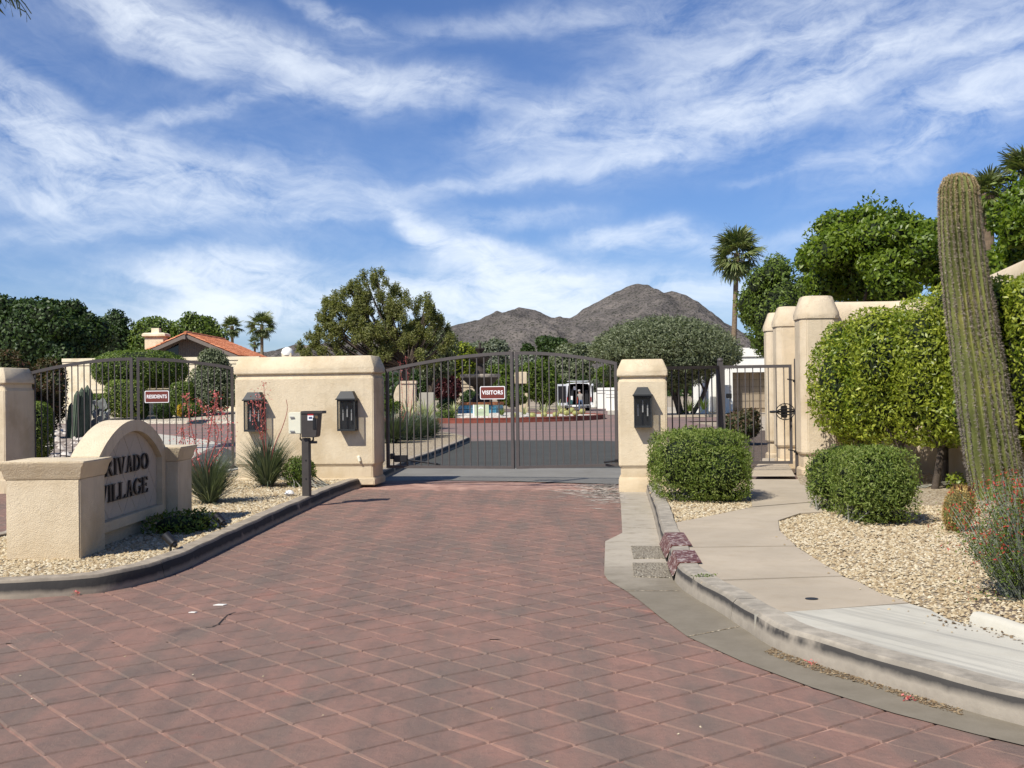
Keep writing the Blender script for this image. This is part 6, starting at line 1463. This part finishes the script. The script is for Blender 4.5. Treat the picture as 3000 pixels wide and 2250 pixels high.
# columnar cacti cluster
CACT = plain('old_cactus', (.075, .10, .065), .7, var=.3, scale=3)
for k, (px, py0, r_) in enumerate(((222, 1145, 9), (236, 1135, 9), (252, 1128, 10), (262, 1140, 8), (205, 1180, 8), (245, 1150, 9))):
    D = 45 + k * .25; b_ = P(px - 6, 1290, D); b_.z = 0; tp = P(px + 4, py0, D); root = empty('columnar_cactus', b_, ['second columnar cactus stem from the left in the cluster', 'tall columnar cactus stem near the middle, close behind the second', 'tallest thick columnar cactus stem right of the middle', 'rightmost slim columnar cactus stem beside the prickly pear', 'shortest columnar cactus stem, leftmost of the cluster', 'columnar cactus stem in the middle of the cluster'][k], 'cactus', 'columnar cactus stems in one cluster'); r_ = W(r_, D); m = MB(); rings = []
    for i in range(12):
        t = i / 11; q = b_.lerp(tp, t); rr_ = r_ * (1 if t < .85 else math.sqrt(max(.02, 1 - ((t - .85) / .15) ** 2))); rings.append([q + Vector((math.cos(a) * rr_ * (1 - .16 * (j % 2)), math.sin(a) * rr_ * (1 - .16 * (j % 2)), 0)) for j, a in enumerate([2 * math.pi * j / 20 for j in range(20)])])
    m.loft(rings); m.build('stem', CACT, root, smooth=False)
root = empty('prickly_pear', P(290, 1250, 47), 'grey prickly pear cactus with pale pads behind the residents gate', 'cactus'); rs = np.random.RandomState(3); PAD = plain('pear_pad', (.20, .21, .19), .7, var=.35, scale=3)
for k in range(46):
    px, py = rs.uniform(262, 318), rs.uniform(1175, 1262); p = P(px, py, 47 + rs.uniform(-1, 1)); m = MB(); r_ = rs.uniform(.10, .17); a, tl = rs.uniform(0, 3.14), rs.uniform(-.5, .5); u_ = Vector((math.cos(a), math.sin(a), 0)); v_ = Vector((math.sin(tl), 0, math.cos(tl))); w_ = u_.cross(v_).normalized() * .02
    m.loft([[p + u_ * r_ * math.cos(t) * .8 + v_ * r_ * 1.2 * math.sin(t) + w_ * s for t in [2 * math.pi * i / 10 for i in range(10)]] for s in (-1, 1)]); m.build('pad', PAD, root)
# palo verde / mesquite in the middle
def palo():
    D = 66; rs = np.random.RandomState(12); main = [ell(930, 1100, 840, 1010, D), ell(1010, 1190, 795, 960, D), ell(1120, 1290, 850, 1030, D), ell(1190, 1325, 920, 1070, D), ell(960, 1180, 940, 1080, D), ell(1080, 1290, 960, 1110, D), ell(905, 1010, 940, 1030, D), ell(868, 1000, 975, 1085, D), ell(915, 1060, 880, 1010, D)]
    bl = []
    main.append(ell(1020, 1250, 840, 1070, D))
    for c, r in main: bl += [(cc, (q[0] * .75, q[1] * .75, q[2] * 1.25)) for cc, q in sub_blobs(c, r, 34, .19, rs, 1.0, -.6)]
    root = empty('mesquite_tree', (P(1150, 1100, D).x, D, 0), 'large airy olive green tree behind the wide gate wall', 'tree'); bs = Vector((P(1140, 1230, D).x, D, 0))
    m = trunk_mesh(bs, P(1195, 1075, D), .42, .26, .25, 5); fork = P(1195, 1075, D); rr = random.Random(2)
    for c, r in bl[::4]:
        e_ = Vector(c); md = fork.lerp(e_, .5) + Vector((0, 0, -abs(e_.x - fork.x) * .12)); m.tube([fork, fork.lerp(md, .6), md, md.lerp(e_, .6), e_ + Vector((0, 0, r[2] * .6))], [.12, .09, .06, .035, .012], 5)
    m.build('trunk', BARK, root, smooth=True)
    crown('crown', bl, 72000, .16, .06, L_PALO, root, 15, depth=.5, jit=1.2, core=0)
palo()
e = ell(1215, 1330, 935, 1120, 72); T('mesquite_tree', 'smaller grey green tree leaning right beside the large airy tree', 'tree', e, 9, .4, 9000, .22, .09, L_OLIVE, 160, depth=.25, core=.4)
# row of mixed trees far behind the fountain
rowt = [('green_tree', 'light green tree left of the fountain', 1255, 1410, 998, 1150, 88, L_HEDGE, 9000), ('olive_tree', 'grey green tree just behind the fountain top', 1370, 1500, 990, 1140, 112, L_GREY, 8000), ('green_tree', 'bright green bushy tree right of the fountain', 1425, 1515, 1060, 1180, 100, L_GREEN, 7000),
        ('green_tree', 'wide bright green tree behind the gate centre', 1520, 1650, 1058, 1190, 104, L_GREEN, 11000), ('olive_tree', 'grey green tree behind the wide bright green tree', 1490, 1600, 1030, 1130, 128, L_GREY, 7000), ('olive_tree', 'tall grey green tree left of the large olive', 1600, 1745, 1000, 1150, 120, L_OLIVE, 10000), ('dark_tree', 'dark round tree against the mountain foot', 1568, 1672, 982, 1060, 170, L_DARK, 6000),
        ('cypress_tree', 'small dark pointed tree against the mountain foot', 1524, 1562, 1002, 1060, 165, L_DARK, 3000), ('green_tree', 'small dark tree beside the wide airy tree foot', 1200, 1275, 1085, 1180, 80, L_DARK, 4500), ('olive_tree', 'low grey tree at the foot of the mountain, left part', 1290, 1470, 1005, 1060, 190, L_GREY, 5000), ('olive_tree', 'low grey tree at the foot of the mountain, right part', 1640, 1800, 1000, 1070, 190, L_GREY, 5000), ('red_leaf_tree', 'round dark purple leaved tree left of the fountain', 1268, 1348, 1092, 1185, 82, L_RED, 6000),
        ('olive_tree', 'dusky grey tree behind the open van', 1640, 1760, 1060, 1155, 130, L_OLIVE, 7000), ('green_tree', 'small green tree left of the white garden wall', 1738, 1800, 1075, 1160, 125, L_GREEN, 4500)]
for k, (nm, lb, a, b_, c_, d_, D, mt, n) in enumerate(rowt):
    T(nm, lb, 'tree', ell(a, b_, c_, d_, D), 11, .36, n, .26 * D / 100 + .04, .13 * D / 100 + .02, mt, 170 + k, depth=.16, core=.8, tr=.15, limbs=False)
for k, (a, b_, c_, d_, D, mt) in enumerate(((1345, 1400, 1140, 1200, 76, L_DARK), (1470, 1545, 1135, 1195, 84, L_GREEN), (1620, 1660, 1120, 1180, 108, L_RUST), (1118, 1165, 1170, 1215, 48, L_GREEN), (1275, 1345, 1165, 1210, 74, L_DARK), (1688, 1722, 1098, 1142, 112, L_DARK), (1726, 1762, 1108, 1150, 110, L_GREY), (1655, 1690, 1120, 1148, 113, L_GREEN))):
    e = ell(a, b_, c_, d_, D); bush('garden_shrub', ['dark shrub behind the fountain basin, left side', 'green shrub behind the fountain basin, right side', 'reddish shrub left of the open van door', 'small green shrub at the gate wall edge behind the gate', 'dark low shrub under the purple leaved tree', 'dark shrub above the middle of the open van', 'twiggy grey shrub above the right side of the van', 'green shrub above the left side of the van'][k], (e[0][0], D, 0), clump(e, 5, .4, k), 2600, .16, .09, mt, 190 + k, core=.8, cat='shrub', group='garden shrubs seen through the visitors gate')
# large olive
D = 74
def olive():
    rs = np.random.RandomState(22); e = ell(1742, 2150, 945, 1165, D, 4.2); bl = [(e[0], tuple(k * .84 for k in e[1]))] + sub_blobs(e[0], e[1], 26, .26, rs, .88, -.5)
    Pp, Nm = [], []
    for _ in range(5200):   # upright feathery sprays on the surface
        d = rs.normal(size=3); d[2] = abs(d[2]); d /= np.linalg.norm(d); q = np.array(e[0]) + d * np.array(e[1]) * rs.uniform(.95, 1.08); v_ = d * .6 + np.array([0, 0, 1.0]); v_ /= np.linalg.norm(v_); 
        for s in range(3): Pp.append(q + v_ * s * .16); Nm.append(rs.normal(size=3))
    root = empty('olive_tree', (e[0][0], D, 0), 'large round olive tree with feathery top right of the visitors gate', 'tree')
    for k, (px, tx) in enumerate(((1990, 1930), (2012, 2030), (2030, 2080), (2000, 1985))):
        trunk_mesh((P(px, 1200, D).x, D + k * .1, .1), P(tx, 1080, D), .17, .1, .3, k, limbs=[(.6, P(tx - 50, 1060, D), .07), (.8, P(tx + 50, 1050, D), .07)]).build('trunk', BARK, root, smooth=True)
    crown('crown', bl, 30000, .24, .075, L_OLIVE, root, 23, depth=.10, jit=.8, core=.84, extra=(np.array(Pp), np.array(Nm)))
olive()
for k, (px0, px1, py0, py1, D) in enumerate(((2000, 2040, 1165, 1205, 68), (2040, 2085, 1150, 1200, 69))):
    agave(['small palm like plant under the olive, left', 'small palm like plant under the olive, near the walk gate'][k], (px0 + px1) / 2, py1, D, 60, .9, .05, 80 + k, 'small spiky plants under the olive', L_GREEN, 1.2)
e = ell(2098, 2236, 1198, 1292, 33, .8); bush('leafy_bush', 'brownish green bush seen through the walk gate', (e[0][0], 33, .1), clump(e, 6, .45, 9), 5200, .11, .055, L_RUST, 150, core=.75, cat='bush', twigs=12, depth=.15)
sheet('mulch_bed', [G(2110, 1268), G(2400, 1258), G(2400, 1390), G(2230, 1392), G(2190, 1380), G(2050, 1400), G(1975, 1402), G(2060, 1310)], .03, MULCH)
sheet('driveway', [G(1960, 1222), G(2180, 1222), G(2200, 1262), G(2600, 1255), G(2400, 1202), G(1950, 1202)], .004, SIDEW)
sheet('gravel_yard', [G(1780, 1216), G(2110, 1216), G(2110, 1195), G(1780, 1190)], .02, SAND)
m = MB(); a, b_ = G(1800, 1222), G(2400, 1219); m.box(((a.x + b_.x) / 2, (a.y + b_.y) / 2, .06), (b_.x - a.x, .3, .14)); tag(m.build('kerb', SIDEW), kind='structure')
# trees behind the garden wall, right
T('ash_tree', 'mid green tree behind the tall pillars, left of the citrus', 'tree', ell(2165, 2400, 745, 1090, 52, 3), 24, .28, 17000, .17, .085, L_GREEN, 200, depth=.22, core=.7)
def citrus(label, e, n, seed, nsp, name='citrus_tree', nb=22):
    rs = np.random.RandomState(seed); c_, r_ = e; bl = [(c_, tuple(k * .70 for k in r_))] + sub_blobs(c_, r_, nb, .25, rs, 1.05, -.5); Pp, Nm = [], []
    for _ in range(nsp):
        d = rs.normal(size=3); d[2] = abs(d[2]) + .4; d /= np.linalg.norm(d); q = np.array(e[0]) + d * np.array(e[1]) * .97; v_ = np.array([d[0] * .25, d[1] * .2, 1.0]); v_ /= np.linalg.norm(v_); ln = rs.uniform(.15, .6)
        for s in range(int(ln / .035)):
            a = s * 2.4; o = np.array([math.cos(a), math.sin(a), .5]); Pp.append(q + v_ * s * .035); Nm.append(np.cross(o, [rs.normal(), rs.normal(), 1]))
    return tree(name, label, 'tree', (e[0][0], e[0][1], 0), bl, n, .13, .064, L_CITRUS, seed, .12, core=.76, depth=.15, jit=.7, extra=(np.array(Pp), np.array(Nm)))
citrus('big glossy citrus tree behind the garden wall, left of the saguaro', ell(2365, 2765, 625, 965, 27, 2.4), 30000, 210, 60, nb=34)
citrus('glossy dark citrus tree behind the garden wall, right of the saguaro', ell(2880, 3240, 545, 930, 23, 1.9), 26000, 211, 40, nb=28)
# palms
palm('tall slim fan palm standing alone right of the mountain', P(2143, 1200, 96).xy.to_3d(), P(2159, 742, 96), .20, 2.5, 42, 1)
palm('distant fan palm, taller of the pair beside the roof', P(768, 1150, 150).xy.to_3d(), P(767, 953, 150), .2, 2.1, 30, 2)
palm('distant fan palm, shorter of the pair beside the roof', P(682, 1150, 160).xy.to_3d(), P(680, 957, 150), .2, 1.55, 28, 3)
palm('small distant fan palm low between the other two', P(750, 1150, 165).xy.to_3d(), P(746, 1003, 165), .16, 1.1, 22, 4)
palm('fan palm behind the right citrus tree, crown just left of the frame edge', P(2975, 1150, 40).xy.to_3d(), P(3012, 512, 40), .22, 1.15, 44, 5, 'fan palms behind the garden wall')
palm('fan palm whose crown shows directly behind the saguaro top', P(2880, 1150, 40).xy.to_3d(), P(2896, 568, 40), .22, .95, 40, 6, 'fan palms behind the garden wall')
palm('near fan palm whose hanging frond tips enter the top left corner', (P(-260, 1150, 30).x, 30, 0), P(-205, -262, 30), .3, 3.15, 36, 7, 'near palms')
# small things over the wall
c = P(842, 1032, 60); m = MB(); m.lathe([(.3, -.15), (.32, 0), (.25, .16), (.1, .25), (.02, .27)], c, 14); root = empty('dome_cap', (c.x, c.y, 0), 'small white domed chimney cap peeking over the wide gate wall', 'chimney'); m.build('dome', WHITE, root, smooth=True)
m = MB(); m.box((c.x, c.y, c.z / 2 - .05), (.5, .5, c.z)); m.build('stack', CREAM, root)

# ------------------------------------------------------------------ mountain
def mountain():
    prof = [(600, 1060), (900, 1010), (1100, 985), (1250, 962), (1310, 952), (1360, 940), (1400, 935), (1436, 918), (1455, 907), (1474, 912), (1490, 903), (1520, 895), (1545, 899), (1560, 905), (1582, 911), (1612, 926), (1640, 924), (1660, 930), (1676, 922), (1700, 907), (1740, 884), (1775, 868), (1800, 856), (1830, 840), (1850, 830), (1872, 826), (1900, 828), (1922, 840), (1943, 851), (1965, 845), (1985, 851), (2010, 867), (2040, 890), (2060, 907), (2078, 925), (2105, 950), (2135, 982), (2200, 1020), (2300, 1040), (2600, 1060), (3000, 1060)]
    Dm = 3000; px = np.array([p[0] for p in prof], float); hz_ = np.array([P(p[0], p[1], Dm).z for p in prof]); xs_ = np.array([P(p[0], p[1], Dm).x for p in prof])
    nx, ny = 420, 150; rs = np.random.RandomState(1)
    X = np.linspace(xs_[0], xs_[-1], nx); Y = np.linspace(Dm - 1300, Dm + 700, ny); XX, YY = np.meshgrid(X, Y)
    def vn(x, y, f, s):
        x, y = x * f + s * 17.3, y * f + s * 9.1; xi, yi = np.floor(x).astype(int), np.floor(y).astype(int); u, v = x - xi, y - yi; u, v = u * u * (3 - 2 * u), v * v * (3 - 2 * v)
        h = lambda a, b: ((np.sin(a * 127.1 + b * 311.7 + s) * 43758.5453) % 1.0)
        return (h(xi, yi) * (1 - u) + h(xi + 1, yi) * u) * (1 - v) + (h(xi, yi + 1) * (1 - u) + h(xi + 1, yi + 1) * u) * v
    warp = (vn(XX, YY, 1 / 260, 3) - .5) * 160
    H = np.interp(XX + warp * np.clip(np.abs(YY - Dm) / 500, 0, 1), xs_, hz_)
    dy = np.where(YY < Dm, (Dm - YY) / 1250, (YY - Dm) / 700); fall = np.clip(1 - dy, 0, 1) ** 1.12
    rid = 0; amp = 1
    for k, f in enumerate((1 / 190, 1 / 85, 1 / 40, 1 / 19)): rid = rid + amp * (1 - np.abs(vn(XX + warp, YY * .6, f, 5 + k) * 2 - 1)); amp *= .52
    Z = H * fall + (rid - 1.05) * 32 * np.clip(dy * 5, 0, 1) * np.clip(fall * 2.5, 0, 1) + ((vn(XX, YY, 1 / 14, 9) - .5) * 5 + (vn(XX, YY, 1 / 33, 11) - .5) * 6) * np.clip(fall * 3, 0, 1)
    V = np.stack([XX, YY, Z - 4], 2).reshape(-1, 3); I = np.arange(nx * ny).reshape(ny, nx); F = np.stack([I[:-1, :-1], I[:-1, 1:], I[1:, 1:], I[1:, :-1]], 2).reshape(-1, 4)
    m = Mat('mountain_rock', .95, .1); n1 = m.noise(.012, 8, .7); n2 = m.noise(.09, 5, .7); v = m.voro(.14); c = m.ramp(n1, [(.32, (.10, .09, .08)), (.5, (.165, .145, .128)), (.68, (.25, .215, .185))])
    c = m.mix(m.math('MULTIPLY', m.ramp(v, [(.22, 1.0), (.5, 0.0)]), .8), c, (.03, .035, .022)); c = m.mix(m.math('MULTIPLY', m.ramp(n2, [(.55, 0.0), (.7, 1.0)]), .4), c, (.22, .18, .16)); m.col(c); m.bump(m.noise(.05, 6, .7), 18, 1.0)
    tag(mesh('mountain', V, F, m.m, None, smooth=True), kind='structure')
mountain()
# far tree belt on the plain between the gardens and the mountain
rs = np.random.RandomState(77); Pp = []; Nm = []
for k in range(150):
    D = rs.uniform(210, 420); x = rs.uniform(-.62, .62) * D; h = rs.uniform(4, 7.5); w_ = rs.uniform(5, 10); n = 170; d = rs.normal(size=(n, 3)); d /= np.linalg.norm(d, axis=1, keepdims=True); Pp.append(np.array([x, D, h * .5]) + d * np.array([w_, w_ * .6, h * .55])); Nm.append(d + rs.normal(0, .4, d.shape))
V, F = leafmesh(np.concatenate(Pp), np.concatenate(Nm), 1.7, 1.2, rs); tag(mesh('far_trees', V, F, L_DARK), kind='stuff')
# fallen petals and small debris on the road
for k, (px, py, nm) in enumerate(((223, 1741, 'pink fallen flower on the road at the foot of the left kerb'), (2660, 2049, 'crimson fallen flower in the gutter litter'), (2380, 1944, 'orange pebble in the gutter litter'))):
    b_ = G(px, py, .01); rs = np.random.RandomState(k); V, F = leafmesh(np.array([b_ + Vector((rs.normal(0, .012), rs.normal(0, .012), rs.uniform(0, .02))) for _ in range(14)]), rs.normal(size=(14, 3)), .022, .014, rs); tag(mesh('fallen_flower', V, F, L_FLOWER), nm, 'flower')
for ob in bpy.data.objects:
    if ob.type == 'EMPTY' and 'kind' not in ob and 'category' not in ob: ob['kind'] = 'structure'
    if ob.parent and ob.name.split('.')[0] in ('flowers', 'foliage', 'leaves'): ob['kind'] = 'stuff'
